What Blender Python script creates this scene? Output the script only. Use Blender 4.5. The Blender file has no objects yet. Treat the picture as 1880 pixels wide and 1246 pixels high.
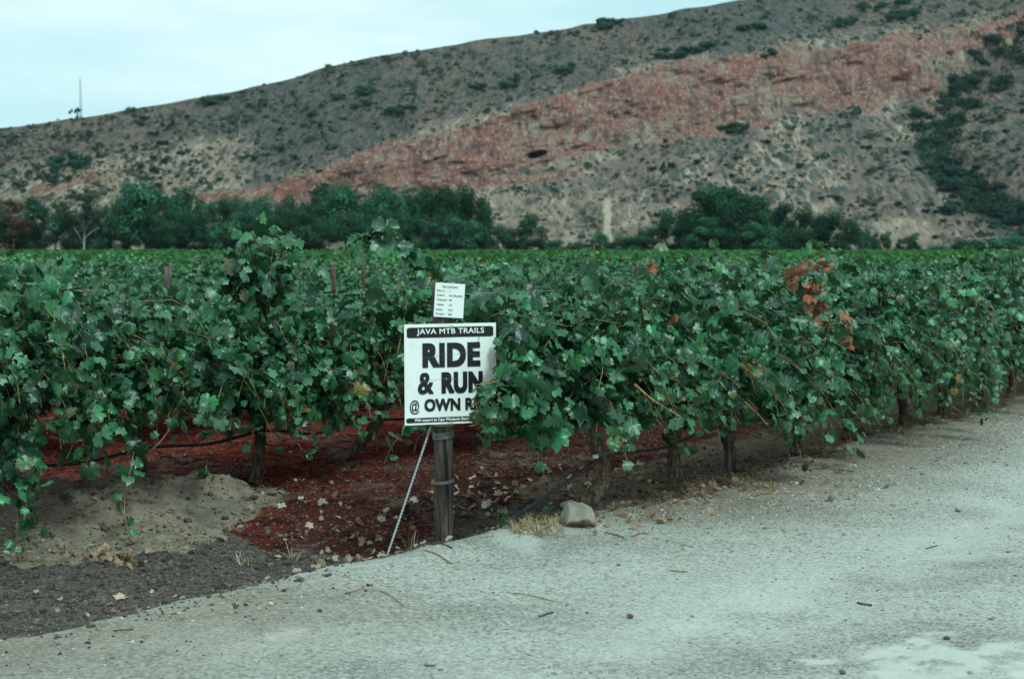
import bpy, bmesh, math, random
import numpy as np
from mathutils import Vector, Matrix, Euler

C = bpy.context
SC = C.scene
COL = SC.collection
R = math.radians

# ------------------------------------------------------------------ camera
CAMH = 1.56
FPX = 2611.0                      # focal length in photo pixels (1880 wide)
PITCH = math.atan(168 / FPX)
cam_d = bpy.data.cameras.new('camera')
cam = bpy.data.objects.new('camera', cam_d)
COL.objects.link(cam)
cam.location = (0, 0, CAMH)
cam.rotation_euler = (math.pi / 2 - PITCH, 0, 0)
cam_d.sensor_width = 36
cam_d.lens = 50
cam_d.clip_start = 0.1
cam_d.clip_end = 6000
cam_d.dof.use_dof = True
cam_d.dof.focus_distance = 8.1
cam_d.dof.aperture_fstop = 4.0
SC.camera = cam

# ------------------------------------------------------------------ sky and light
SUN_EL, SUN_AZ = 54, 142          # azimuth clockwise from the view direction (+Y)
world = bpy.data.worlds.new('World')
SC.world = world
world.use_nodes = True
wn, wl = world.node_tree.nodes, world.node_tree.links
wn.clear()
w_out = wn.new('ShaderNodeOutputWorld')
w_bg = wn.new('ShaderNodeBackground')
w_bg.inputs['Strength'].default_value = 0.1
w_sky = wn.new('ShaderNodeTexSky')
w_sky.sky_type = 'NISHITA'
w_sky.sun_disc = False
w_sky.sun_elevation = R(SUN_EL)
w_sky.sun_rotation = R(SUN_AZ)
w_tc = wn.new('ShaderNodeTexCoord')
w_map = wn.new('ShaderNodeMapping')
w_map.inputs['Scale'].default_value = (1.4, 1.4, 7.0)
w_noise = wn.new('ShaderNodeTexNoise')
w_noise.inputs['Scale'].default_value = 2.2
w_noise.inputs['Detail'].default_value = 5
w_ramp = wn.new('ShaderNodeValToRGB')            # cloud deck: thin and thick parts
w_ramp.color_ramp.elements[0].position = 0.36
w_ramp.color_ramp.elements[0].color = (4.1, 6.7, 7.1, 1)
w_ramp.color_ramp.elements[1].position = 0.60
w_ramp.color_ramp.elements[1].color = (6.3, 8.0, 8.0, 1)
w_sep = wn.new('ShaderNodeSeparateXYZ')
w_zen = wn.new('ShaderNodeMapRange')             # an overcast deck is brighter overhead
w_zen.inputs[1].default_value = 0.12
w_zen.inputs[2].default_value = 0.9
w_zen.inputs[3].default_value = 1.0
w_zen.inputs[4].default_value = .95
w_mul = wn.new('ShaderNodeVectorMath')
w_mul.operation = 'SCALE'
w_mix = wn.new('ShaderNodeMix')
w_mix.data_type = 'RGBA'
w_mix.inputs['Factor'].default_value = 0.93
wl.new(w_tc.outputs['Generated'], w_map.inputs['Vector'])
wl.new(w_map.outputs[0], w_noise.inputs['Vector'])
wl.new(w_noise.outputs['Fac'], w_ramp.inputs['Fac'])
wl.new(w_tc.outputs['Generated'], w_sep.inputs[0])
wl.new(w_sep.outputs['Z'], w_zen.inputs[0])
wl.new(w_ramp.outputs['Color'], w_mul.inputs[0])
wl.new(w_zen.outputs[0], w_mul.inputs['Scale'])
wl.new(w_sky.outputs['Color'], w_mix.inputs[6])
wl.new(w_mul.outputs[0], w_mix.inputs[7])
wl.new(w_mix.outputs[2], w_bg.inputs['Color'])
wl.new(w_bg.outputs[0], w_out.inputs['Surface'])

sun_d = bpy.data.lights.new('sun', 'SUN')
sun_d.energy = 2.2
sun_d.angle = R(14)
sun_d.color = (0.74, 1.0, 0.95)
sun = bpy.data.objects.new('sun', sun_d)
COL.objects.link(sun)
_sd = Vector((math.sin(R(SUN_AZ)) * math.cos(R(SUN_EL)), math.cos(R(SUN_AZ)) * math.cos(R(SUN_EL)), math.sin(R(SUN_EL))))
sun.rotation_euler = (-_sd).to_track_quat('-Z', 'Y').to_euler()
sun.location = (20, -20, 40)

SC.view_settings.view_transform = 'Standard'
SC.view_settings.look = 'None'
SC.view_settings.exposure = 0.45
SC.view_settings.gamma = 1.0
SC.render.engine = 'CYCLES'
SC.cycles.max_bounces = 6
SC.cycles.diffuse_bounces = 2
SC.cycles.glossy_bounces = 2
SC.cycles.transmission_bounces = 3
SC.cycles.use_denoising = True

# ------------------------------------------------------------------ helpers
def ray(px, py):
    u = (np.asarray(px, float) - 940) / FPX
    w = -(np.asarray(py, float) - 623) / FPX
    dy = math.cos(PITCH) + w * math.sin(PITCH)
    dz = -math.sin(PITCH) + w * math.cos(PITCH)
    return u / dy, dz / dy                 # x and z for one metre of y

def at(px, py, Y):
    x, z = ray(px, py)
    return Vector((float(x * Y), float(Y), float(CAMH + z * Y)))

def on_ground(px, py, z=0.0):
    x, zz = ray(px, py)
    Y = (z - CAMH) / zz
    return np.array([x * Y, Y])

def tag(o, label=None, cat=None, group=None, kind=None):
    if label: o['label'] = label
    if cat: o['category'] = cat
    if group: o['group'] = group
    if kind: o['kind'] = kind
    return o

def empty(name, loc=(0, 0, 0), rz=0.0):
    o = bpy.data.objects.new(name, None)
    o.empty_display_size = 0.1
    o.location = loc
    o.rotation_euler = (0, 0, rz)
    COL.objects.link(o)
    return o

def mesh(name, V, F, attrs=None, smooth=True):
    """V (n,3); F list of int arrays (m,k); attrs {name: (n,4)}"""
    me = bpy.data.meshes.new(name)
    V = np.asarray(V, np.float32)
    if isinstance(F, np.ndarray): F = [F]
    F = [np.asarray(f, np.int32) for f in F if len(f)]
    nl = sum(f.size for f in F); nf = sum(len(f) for f in F)
    me.vertices.add(len(V)); me.vertices.foreach_set('co', V.ravel())
    me.loops.add(nl); me.polygons.add(nf)
    me.loops.foreach_set('vertex_index', np.concatenate([f.ravel() for f in F]))
    sizes = np.concatenate([np.full(len(f), f.shape[1], np.int32) for f in F])
    starts = np.concatenate([[0], np.cumsum(sizes)[:-1]]).astype(np.int32)
    me.polygons.foreach_set('loop_start', starts)
    me.polygons.foreach_set('use_smooth', np.full(nf, smooth, bool))
    for k, a in (attrs or {}).items():
        at_ = me.attributes.new(k, 'FLOAT_COLOR', 'POINT')
        at_.data.foreach_set('color', np.asarray(a, np.float32).ravel())
    me.update(calc_edges=True)
    me.validate()
    return me

def link(name, me, m=None, parent=None, loc=None, rot=None, scale=None):
    o = bpy.data.objects.new(name, me)
    COL.objects.link(o)
    if m is not None and len(me.materials) == 0: me.materials.append(m)
    if parent is not None: o.parent = parent
    if loc is not None: o.location = loc
    if rot is not None: o.rotation_euler = rot
    if scale is not None: o.scale = scale
    return o

class MB:
    """collects pieces into one mesh"""
    def __init__(s): s.V = []; s.F = {}; s.A = []; s.n = 0
    def add(s, V, F, col=None):
        V = np.asarray(V, float).reshape(-1, 3)
        if isinstance(F, np.ndarray): F = [F]
        for f in F:
            f = np.asarray(f, int)
            if f.size: s.F.setdefault(f.shape[1], []).append(f + s.n)
        s.V.append(V); s.n += len(V)
        c = np.ones((len(V), 4)) if col is None else np.broadcast_to(np.asarray(col, float), (len(V), 4))
        s.A.append(c)
        return s
    def mesh(s, name, smooth=True, attr='tint'):
        return mesh(name, np.concatenate(s.V), [np.concatenate(v) for v in s.F.values()], {attr: np.concatenate(s.A)}, smooth)

def tube(P, r, n=8, caps=True):
    P = np.asarray(P, float); k = len(P)
    r = np.broadcast_to(np.asarray(r, float), (k,)) if np.ndim(r) < 2 else r
    T = np.gradient(P, axis=0); T /= np.linalg.norm(T, axis=1)[:, None] + 1e-9
    a = np.array([0, 0, 1.0]) if abs(T[0, 2]) < .9 else np.array([1.0, 0, 0])
    V = []
    for i in range(k):
        b = np.cross(T[i], a); b /= np.linalg.norm(b) + 1e-9
        a = np.cross(b, T[i])
        an = np.arange(n) * 2 * np.pi / n
        V.append(P[i] + r[i] * (np.cos(an)[:, None] * a + np.sin(an)[:, None] * b))
    V = np.concatenate(V)
    i, j = np.meshgrid(np.arange(k - 1), np.arange(n), indexing='ij')
    q = np.stack([i * n + j, i * n + (j + 1) % n, (i + 1) * n + (j + 1) % n, (i + 1) * n + j], -1).reshape(-1, 4)
    F = [q]
    if caps:
        F.append(np.array([list(range(n))[::-1], list(range((k - 1) * n, k * n))]))
    return V, F

def spline(P, m=8):
    P = np.asarray(P, float)
    if len(P) < 3: return np.array([P[0] + (P[-1] - P[0]) * t for t in np.linspace(0, 1, m)])
    Q = np.vstack([2 * P[0] - P[1], P, 2 * P[-1] - P[-2]]); out = []
    for i in range(1, len(Q) - 2):
        for t in np.linspace(0, 1, m, endpoint=False):
            p0, p1, p2, p3 = Q[i - 1:i + 3]
            out.append(.5 * ((2 * p1) + (-p0 + p2) * t + (2 * p0 - 5 * p1 + 4 * p2 - p3) * t * t + (-p0 + 3 * p1 - 3 * p2 + p3) * t ** 3))
    out.append(P[-1])
    return np.array(out)

def _hash(ix, iy, seed):
    h = (ix.astype(np.int64) * 374761393 + iy.astype(np.int64) * 668265263 + seed * 1442695041) & 0xFFFFFFFF
    h = ((h ^ (h >> 13)) * 1274126177) & 0xFFFFFFFF
    h = ((h ^ (h >> 16)) * 2246822519) & 0xFFFFFFFF
    return ((h ^ (h >> 15)) & 0xFFFFFF) / float(0xFFFFFF)

def vnoise(x, y, seed=0):
    x = np.asarray(x, float); y = np.asarray(y, float)
    ix, iy = np.floor(x), np.floor(y)
    fx, fy = x - ix, y - iy
    fx = fx * fx * (3 - 2 * fx); fy = fy * fy * (3 - 2 * fy)
    a = _hash(ix, iy, seed); b = _hash(ix + 1, iy, seed); c = _hash(ix, iy + 1, seed); d = _hash(ix + 1, iy + 1, seed)
    return (a * (1 - fx) + b * fx) * (1 - fy) + (c * (1 - fx) + d * fx) * fy

def fbm(x, y, seed=0, octv=4):
    s = 0; a = .5; t = 0
    for i in range(octv):
        s = s + a * vnoise(x * 2 ** i + 17.3 * i, y * 2 ** i - 9.1 * i, seed + i); t += a; a *= .5
    return s / t

def sstep(a, b, x):
    t = np.clip((x - a) / (b - a), 0, 1)
    return t * t * (3 - 2 * t)

def poly_sdf(x, y, pts):
    """signed distance, positive inside"""
    pts = np.asarray(pts, float)
    d = np.full(np.shape(x), 1e9); ins = np.zeros(np.shape(x), bool)
    for i in range(len(pts)):
        x0, y0 = pts[i]; x1, y1 = pts[(i + 1) % len(pts)]
        ex, ey = x1 - x0, y1 - y0
        t = np.clip(((x - x0) * ex + (y - y0) * ey) / (ex * ex + ey * ey + 1e-12), 0, 1)
        d = np.minimum(d, np.hypot(x - x0 - t * ex, y - y0 - t * ey))
        c = ((y0 > y) != (y1 > y))
        ins ^= c & (x < (x1 - x0) * (y - y0) / (y1 - y0 + 1e-12) + x0)
    return np.where(ins, d, -d)

def line_dist(x, y, pts):
    d = np.full(np.shape(x), 1e9)
    for (x0, y0), (x1, y1) in zip(pts[:-1], pts[1:]):
        ex, ey = x1 - x0, y1 - y0
        t = np.clip(((x - x0) * ex + (y - y0) * ey) / (ex * ex + ey * ey), 0, 1)
        d = np.minimum(d, np.hypot(x - x0 - t * ex, y - y0 - t * ey))
    return d

# ------------------------------------------------------------------ materials
class NT:
    def __init__(s, name):
        s.m = bpy.data.materials.new(name); s.m.use_nodes = True
        s.n, s.l = s.m.node_tree.nodes, s.m.node_tree.links
        s.n.clear()
        s.out = s.n.new('ShaderNodeOutputMaterial')
    def node(s, t, **kw):
        nd = s.n.new('ShaderNode' + t)
        for k, v in kw.items():
            if hasattr(nd, k) and not k.startswith('in_'): setattr(nd, k, v)
        return nd
    def put(s, sock, v):
        if isinstance(v, bpy.types.NodeSocket): s.l.new(v, sock)
        elif isinstance(v, (tuple, list)) and len(v) == 3 and sock.type == 'RGBA': sock.default_value = (*v, 1)
        else: sock.default_value = v
    def mix(s, a, b, f, mode='MIX'):
        nd = s.n.new('ShaderNodeMix'); nd.data_type = 'RGBA'; nd.blend_type = mode
        s.put(nd.inputs[0], f); s.put(nd.inputs[6], a); s.put(nd.inputs[7], b)
        return nd.outputs[2]
    def math(s, op, a, b=0.0, clamp=False):
        nd = s.n.new('ShaderNodeMath'); nd.operation = op; nd.use_clamp = clamp
        s.put(nd.inputs[0], a); s.put(nd.inputs[1], b)
        return nd.outputs[0]
    def ramp(s, v, a, b, lo=0.0, hi=1.0):
        nd = s.n.new('ShaderNodeMapRange'); nd.interpolation_type = 'SMOOTHSTEP'
        for i, q in enumerate((v, a, b, lo, hi)): s.put(nd.inputs[i], q)
        return nd.outputs[0]
    def pos(s, scale=(1, 1, 1), obj=False):
        if obj: o = s.n.new('ShaderNodeTexCoord').outputs['Object']
        else: o = s.n.new('ShaderNodeNewGeometry').outputs['Position']
        mp = s.n.new('ShaderNodeMapping'); mp.inputs['Scale'].default_value = scale
        s.l.new(o, mp.inputs['Vector'])
        return mp.outputs[0]
    def noise(s, vec, scale, detail=4, rough=.55, dist=0.0):
        nd = s.n.new('ShaderNodeTexNoise')
        s.put(nd.inputs['Vector'], vec); nd.inputs['Scale'].default_value = scale
        nd.inputs['Detail'].default_value = detail; nd.inputs['Roughness'].default_value = rough
        nd.inputs['Distortion'].default_value = dist
        return nd.outputs['Fac']
    def voro(s, vec, scale, out='Distance', feature='F1', rnd=1.0):
        nd = s.n.new('ShaderNodeTexVoronoi'); nd.feature = feature
        s.put(nd.inputs['Vector'], vec); nd.inputs['Scale'].default_value = scale
        nd.inputs['Randomness'].default_value = rnd
        return nd.outputs[out]
    def attr(s, name):
        nd = s.n.new('ShaderNodeAttribute'); nd.attribute_name = name
        return nd.outputs['Color']
    def sep(s, c):
        nd = s.n.new('ShaderNodeSeparateColor'); s.l.new(c, nd.inputs[0]); return nd.outputs
    def bump(s, h, strength=.5, dist=.01):
        nd = s.n.new('ShaderNodeBump'); s.put(nd.inputs['Height'], h)
        nd.inputs['Strength'].default_value = strength; nd.inputs['Distance'].default_value = dist
        return nd.outputs[0]
    def bsdf(s, col, rough=.8, spec=.3, normal=None, metal=0.0):
        nd = s.n.new('ShaderNodeBsdfPrincipled')
        s.put(nd.inputs['Base Color'], col); s.put(nd.inputs['Roughness'], rough)
        s.put(nd.inputs['Specular IOR Level'], spec); s.put(nd.inputs['Metallic'], metal)
        if normal is not None: s.l.new(normal, nd.inputs['Normal'])
        return nd.outputs[0]
    def done(s, sh):
        s.l.new(sh, s.out.inputs['Surface']); return s.m

def leaf_material(name, back, rough=.42, spec=.45, trans=.22, bumpy=True):
    t = NT(name)
    col = t.attr('tint')
    nz = t.noise(t.pos((1, 1, 1)), 55 if bumpy else .6, 3)
    col = t.mix(col, t.mix(col, (0, 0, 0), .35), t.ramp(nz, .35, .7))
    geo = t.n.new('ShaderNodeNewGeometry')
    c2 = t.mix(col, t.mix(col, back, .55), geo.outputs['Backfacing'])
    nrm = t.bump(nz, .35, .006) if bumpy else None
    a = t.bsdf(c2, t.math('ADD', t.math('MULTIPLY', geo.outputs['Backfacing'], .3), rough), spec, nrm)
    tr = t.n.new('ShaderNodeBsdfTranslucent')
    t.l.new(t.mix(col, (.16, .30, .03), .35), tr.inputs['Color'])
    mx = t.n.new('ShaderNodeMixShader'); mx.inputs[0].default_value = trans
    t.l.new(a, mx.inputs[1]); t.l.new(tr.outputs[0], mx.inputs[2])
    return t.done(mx.outputs[0])

M = {}
M['vine_leaf'] = leaf_material('vine leaf', (.085, .19, .11), .37, .46, .10)
M['far_leaf'] = leaf_material('far vine leaf', (.10, .16, .06), .7, .10, .25, False)
M['tree_leaf'] = leaf_material('tree leaf', (.07, .11, .06), .8, .02, .2, False)
M['shrub_leaf'] = leaf_material('shrub leaf', (.06, .10, .06), .8, .02, .15, False)
M['dry_leaf'] = leaf_material('dry leaf', (.34, .24, .16), .75, .2, .15)

def bark(name, c0, c1, sx=(30, 30, 5), b=.8):
    t = NT(name)
    n1 = t.noise(t.pos(sx, True), 1.0, 5, .6, .6)
    n2 = t.noise(t.pos((6, 6, 6), True), 1.0, 3)
    col = t.mix(c0, c1, t.ramp(n1, .38, .66))
    col = t.mix(col, t.mix(col, (0, 0, 0), .45), t.ramp(n2, .5, .75))
    return t.done(t.bsdf(col, .9, .15, t.bump(n1, b, .012)))
M['vine_bark'] = bark('vine bark', (.045, .03, .022), (.17, .125, .09), (45, 45, 9), 1.0)
M['pale_vine_bark'] = bark('pale vine bark', (.10, .066, .048), (.27, .19, .14), (45, 45, 9), 1.0)
M['cane'] = bark('cane bark', (.20, .11, .05), (.42, .27, .15), (80, 80, 10), .4)
M['post_wood'] = bark('weathered post wood', (.045, .032, .032), (.150, .116, .106), (20, 20, 1.5), .8)
def post_mat():
    t = NT('weathered post timber')
    fine = t.noise(t.pos((110, 110, 6), True), 1.0, 8, .7, .3); crack = t.noise(t.pos((55, 55, 1.6), True), 1.0, 4, .6, .8)
    blot = t.noise(t.pos((9, 9, 4), True), 1.0, 5, .65)
    c = t.mix((.060, .042, .038), (.150, .118, .104), t.ramp(fine, .36, .66))
    c = t.mix(c, (.205, .175, .16), t.math('MULTIPLY', t.ramp(blot, .52, .70), .6))
    c = t.mix(c, (.045, .030, .030), t.math('MULTIPLY', t.ramp(blot, .46, .32), .7))
    c = t.mix(c, (.018, .013, .013), t.math('MULTIPLY', t.ramp(crack, .60, .66), .9))
    h = t.math('SUBTRACT', t.math('MULTIPLY', fine, .6), t.math('MULTIPLY', t.ramp(crack, .58, .66), 1.0))
    return t.done(t.bsdf(c, .95, .08, t.bump(h, .9, .008)))
M['post_wood'] = post_mat()
M['stake_wood'] = bark('rusty stake', (.07, .035, .03), (.16, .09, .075), (60, 60, 4), .5)
M['pale_bark'] = bark('pale gum bark', (.30, .28, .25), (.55, .53, .50), (4, 4, .8), .2)
M['tree_bark'] = bark('tree bark', (.06, .045, .035), (.14, .11, .09), (4, 4, 1), .3)

def plain(name, col, rough=.5, spec=.4, metal=0.0, var=.25, sc=40):
    t = NT(name)
    n = t.noise(t.pos((1, 1, 1), True), sc, 4)
    c = t.mix(col, t.mix(col, (.02, .02, .02), var), t.ramp(n, .4, .75))
    return t.done(t.bsdf(c, rough, spec, None, metal))
M['wire'] = plain('galvanised wire', (.42, .43, .44), .45, .5, .6, .35, 120)
M['hose'] = plain('black irrigation hose', (.014, .014, .017), .45, .5, 0, .1)
M['black_ink'] = plain('black print', (.012, .011, .014), .35, .4, 0, .1, 60)
M['grey_ink'] = plain('faded print', (.16, .22, .22), .5, .3, 0, .1, 60)
M['white_ink'] = plain('white print', (.80, .80, .78), .4, .4, 0, .05, 60)
M['mast'] = plain('mast steel', (.30, .32, .33), .6, .4, .2, .2, 1)

def sign_mat():
    t = NT('white sign plastic')
    p = t.pos((1, 1, 1), True)
    n = t.noise(p, 7, 5, .6)
    n2 = t.noise(t.pos((3, 3, 40), True), 2.0, 4)
    c = t.mix((.80, .80, .77), (.70, .70, .66), t.ramp(n, .45, .72))
    c = t.mix(c, (.60, .58, .52), t.ramp(n2, .62, .8, 0, .35))
    return t.done(t.bsdf(c, .35, .4))
M['sign'] = sign_mat()

def stone_mat(name, c0, c1, stain):
    t = NT(name)
    p = t.pos((1, 1, 1), True)
    n = t.noise(p, 14, 6, .65); n2 = t.noise(p, 60, 3)
    c = t.mix(c0, c1, t.ramp(n, .35, .65))
    c = t.mix(c, t.mix(c, (.05, .04, .035), .6), t.ramp(n2, .58, .75))
    geo = t.n.new('ShaderNodeSeparateXYZ'); t.l.new(p, geo.inputs[0])
    low = t.math('ADD', geo.outputs['Z'], t.math('MULTIPLY', n, .12))
    c = t.mix(stain, c, t.ramp(low, .075, .125))
    return t.done(t.bsdf(c, .85, .25, t.bump(n, .6, .02)))
M['rock'] = stone_mat('fieldstone', (.30, .26, .21), (.42, .38, .32), (.12, .07, .05))
M['pebble'] = None
def pebble_mat():
    t = NT('gravel stone')
    c = t.attr('tint'); n = t.noise(t.pos(), 150, 3)
    return t.done(t.bsdf(t.mix(c, t.mix(c, (0, 0, 0), .4), t.ramp(n, .4, .7)), .95, .04))
M['pebble'] = pebble_mat()

def ground_mat():
    """zones: R gravel road, G red pomace mulch, B pale sand; alpha-like second attribute: smooth pale crust, litter"""
    t = NT('ground')
    z = t.sep(t.attr('zone')); z2 = t.sep(t.attr('detail'))
    p = t.pos()
    nb = t.noise(p, 1.3, 5, .6)
    nm = t.noise(p, 9, 5, .65)
    nf = t.noise(p, 70, 4, .7)
    vo = t.voro(p, 62, 'Color'); vs = t.sep(vo)
    vd = t.voro(p, 62, 'Distance')
    vb = t.voro(p, 26, 'Distance')
    # road: pale dusty gravel
    ps = t.pos((.75, 1.5, 1))
    v2 = t.voro(ps, 95, 'Distance'); v2c = t.sep(t.voro(ps, 95, 'Color'))
    n3 = t.noise(ps, 38, 5, .75)
    road = t.mix((.355, .358, .322), (.285, .288, .262), t.ramp(nb, .35, .65))
    road = t.mix(road, (.46, .43, .37), t.math('MULTIPLY', t.ramp(vs[0], .72, .9), .8))
    road = t.mix(road, (.20, .18, .155), t.math('MULTIPLY', t.ramp(vs[1], .62, .85), .75))
    mpr = t.n.new('ShaderNodeMapping'); mpr.inputs['Rotation'].default_value = (0, 0, -ROW_RZ); mpr.inputs['Scale'].default_value = (.5, 1.0, 1)
    t.l.new(t.n.new('ShaderNodeNewGeometry').outputs['Position'], mpr.inputs['Vector'])
    trk = t.noise(mpr.outputs[0], 1.0, 5, .6)
    grit = t.ramp(trk, .40, .60)
    road = t.mix(road, (.40, .402, .365), t.math('MULTIPLY', t.math('SUBTRACT', 1.0, grit), .5))
    road = t.mix(road, (.10, .085, .075), t.math('MULTIPLY', t.ramp(n3, .56, .68), t.math('ADD', .5, t.math('MULTIPLY', grit, .45))))
    road = t.mix(road, (.14, .115, .095), t.math('MULTIPLY', t.ramp(v2c[2], .78, .9), .8))
    road = t.mix(road, (.50, .48, .42), t.math('MULTIPLY', t.ramp(v2c[0], .86, .93), .7))
    crust = t.mix((.44, .435, .40), (.375, .37, .335), t.ramp(nm, .4, .7))
    crust = t.mix(crust, (.25, .23, .20), t.math('MULTIPLY', t.ramp(n3, .62, .72), .6))
    road = t.mix(road, crust, z2[0])
    # litter strip on the verge
    lit = t.mix((.165, .118, .084), (.27, .215, .16), t.ramp(nf, .35, .65))
    lit = t.mix(lit, (.09, .065, .05), t.ramp(nm, .5, .7))
    road = t.mix(road, lit, t.math('MULTIPLY', z2[1], t.ramp(n3, .32, .6, .35, 1.0)))
    # dark grey tilled soil
    soil = t.mix((.058, .047, .042), (.135, .112, .096), t.ramp(nf, .3, .7))
    soil = t.mix(soil, (.036, .030, .029), t.ramp(nm, .45, .7))
    soil = t.mix(soil, (.20, .175, .15), t.math('MULTIPLY', t.ramp(vs[0], .86, .95), .6))
    # red grape pomace
    dk = t.mix((.042, .015, .013), (.080, .030, .024), t.ramp(nf, .35, .65))
    rdd = t.mix((.090, .013, .010), (.150, .028, .020), t.ramp(nf, .35, .65))
    red = t.mix(dk, rdd, z2[2])
    red = t.mix(red, (.022, .010, .010), t.ramp(nm, .45, .66))
    red = t.mix(red, (.11, .085, .075), t.math('MULTIPLY', t.ramp(nb, .56, .7), .8))
    red = t.mix(red, (.26, .14, .09), t.math('MULTIPLY', t.ramp(vs[2], .9, .97), .6))
    # sand
    sand = t.mix((.180, .142, .106), (.255, .208, .158), t.ramp(nm, .35, .65))
    sand = t.mix(sand, (.075, .063, .053), t.math('MULTIPLY', t.ramp(n3, .52, .66), .8))
    sand = t.mix(sand, (.11, .095, .08), t.ramp(nb, .52, .7))
    # far field soil
    edge = t.math('ADD', t.math('MULTIPLY', nm, .5), t.math('MULTIPLY', nf, .5))
    def wob(m, amt=.55):
        return t.ramp(t.math('ADD', m, t.math('MULTIPLY', t.math('SUBTRACT', edge, .5), amt * 2)), .38, .62)
    vgm = t.sep(t.attr('verge'))
    duff = t.mix((.115, .080, .060), (.20, .145, .105), t.ramp(nf, .32, .68))
    duff = t.mix(duff, (.055, .038, .032), t.ramp(nm, .48, .68))
    c = t.mix(soil, red, wob(z[1], 1.0))
    c = t.mix(c, duff, wob(vgm[0], .8))
    c = t.mix(c, sand, wob(z[2], .5))
    c = t.mix(c, road, wob(z[0], .45))
    hgt = t.math('ADD', t.math('MULTIPLY', nf, .55), t.math('MULTIPLY', t.math('SUBTRACT', 1.0, vd), .35))
    hgt = t.math('ADD', hgt, t.math('MULTIPLY', n3, .5))
    rough_amt = t.math('SUBTRACT', 1.0, t.math('MULTIPLY', z2[0], .75))
    hgt = t.math('MULTIPLY', hgt, t.math('MULTIPLY', rough_amt, t.math('ADD', .45, t.math('MULTIPLY', grit, .55))))
    return t.done(t.bsdf(c, 1.0, 0.0, t.bump(hgt, .9, .02)))
ROW_RZ = math.atan2(.8, .6)
M['ground'] = ground_mat()

def hill_mat():
    t = NT('hillside')
    z = t.sep(t.attr('zone'))
    p = t.pos((1, .38, .2))
    pl = t.pos((1, 1, 2.2))
    nb = t.noise(p, .018, 4, .6)
    nm = t.noise(p, .11, 6, .7)
    nf = t.noise(p, .62, 6, .75)
    v1 = t.voro(p, .42, 'Distance'); v1c = t.sep(t.voro(p, .42, 'Color'))
    v2 = t.voro(p, .85, 'Distance'); v2c = t.sep(t.voro(p, .85, 'Color'))
    # slope soil: brown-pink, stony
    soil = t.mix((.180, .128, .104), (.112, .106, .098), t.ramp(nb, .4, .62))
    soil = t.mix(soil, (.060, .068, .056), t.math('MULTIPLY', t.ramp(nf, .50, .42), .75))
    soil = t.mix(soil, (.23, .15, .13), t.math('MULTIPLY', t.ramp(nf, .52, .68), .8))
    pale = t.mix((.32, .24, .18), (.205, .158, .124), t.ramp(nf, .40, .62))
    pale = t.mix(pale, (.40, .34, .285), t.math('MULTIPLY', t.ramp(v2c[0], .78, .9), .8))
    c = t.mix(soil, pale, t.ramp(t.math('ADD', z[1], t.math('MULTIPLY', t.math('SUBTRACT', nf, .5), 1.3)), .2, .8))
    c = t.mix(c, (.44, .385, .30), t.math('MULTIPLY', t.ramp(z[1], 1.05, 1.5), t.ramp(nf, .30, .55, .3, .95)))
    # rock: red sandstone with pale and dark beds
    strat = t.noise(t.pos((.25, .1, 1.6)), .2, 6, .7, .5)
    pr = t.pos((1, .45, .75)); pv = t.pos((1, .25, .30))
    n_a = t.noise(pr, .10, 5, .65); n_b = t.noise(pr, .55, 6, .75, .3); n_c = t.noise(pv, .50, 5, .7); n_d = t.noise(pr, 1.3, 4, .7)
    rk = t.mix((.235, .092, .072), (.275, .165, .130), t.ramp(n_b, .40, .62))
    rk = t.mix(rk, (.215, .055, .045), t.math('MULTIPLY', t.ramp(n_a, .50, .64), t.ramp(n_d, .35, .6, .3, .9)))
    rk = t.mix(rk, (.27, .245, .18), t.math('MULTIPLY', t.ramp(n_a, .46, .34), .65))
    rk = t.mix(rk, (.40, .36, .31), t.math('MULTIPLY', t.ramp(n_d, .54, .62), .8))
    rk = t.mix(rk, (.105, .068, .068), t.math('MULTIPLY', t.ramp(n_c, .51, .60), .85))
    rk = t.mix(rk, (.12, .062, .060), t.math('MULTIPLY', t.ramp(strat, .56, .68), .45))
    rk = t.mix(rk, (.065, .075, .062), t.math('MULTIPLY', t.ramp(n_b, .43, .34), .9))
    c = t.mix(c, rk, t.ramp(t.math('ADD', z[0], t.math('MULTIPLY', t.math('SUBTRACT', nf, .5), .35)), .3, .6))
    # scrub speckle (low heath growing on the slope)
    sc = t.mix((.040, .062, .060), (.075, .092, .085), v1c[2])
    dots = t.math('MAXIMUM', t.math('MULTIPLY', t.ramp(v1, .58, .35), t.ramp(v1c[0], .48, .55)),
                  t.math('MULTIPLY', t.ramp(v2, .55, .35), t.ramp(v2c[2], .50, .56)))
    dots = t.math('MULTIPLY', dots, t.ramp(t.math('ADD', z[2], t.math('MULTIPLY', t.math('SUBTRACT', nm, .5), 1.1)), .15, .75))
    c = t.mix(c, sc, t.math('MULTIPLY', dots, .85))
    hgt = t.math('ADD', t.math('MULTIPLY', nf, 1.3), t.math('MULTIPLY', strat, t.math('MULTIPLY', z[0], .8)))
    return t.done(t.bsdf(c, 1.0, 0.0, t.bump(hgt, .9, 1.6)))
M['hill'] = hill_mat()

# ------------------------------------------------------------------ vineyard layout
POST = np.array([-.36, 7.47])
D = np.array([.6, .8]); N = np.array([-.8, .6])      # along a row, and across the rows away from the road
ROW_RZ = math.atan2(.8, .6)
ROW2 = np.array([-1.76, 9.8])
GAP = 2.52
def row_point(k, t):
    """k = 0 the front row, from the sign post; k >= 1 the rows behind"""
    if k == 0: return POST + D * t
    return ROW2 + N * GAP * (k - 1) + D * t
def row_hit(px, k):
    u = (px - 940) / FPX; p = row_point(k, 0)
    t = (u * p[1] - p[0]) / (D[0] - u * D[1])
    return row_point(k, t)

def sq(x, y):
    dx, dy = x - POST[0], y - POST[1]
    return dx * D[0] + dy * D[1], dx * N[0] + dy * N[1]

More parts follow.
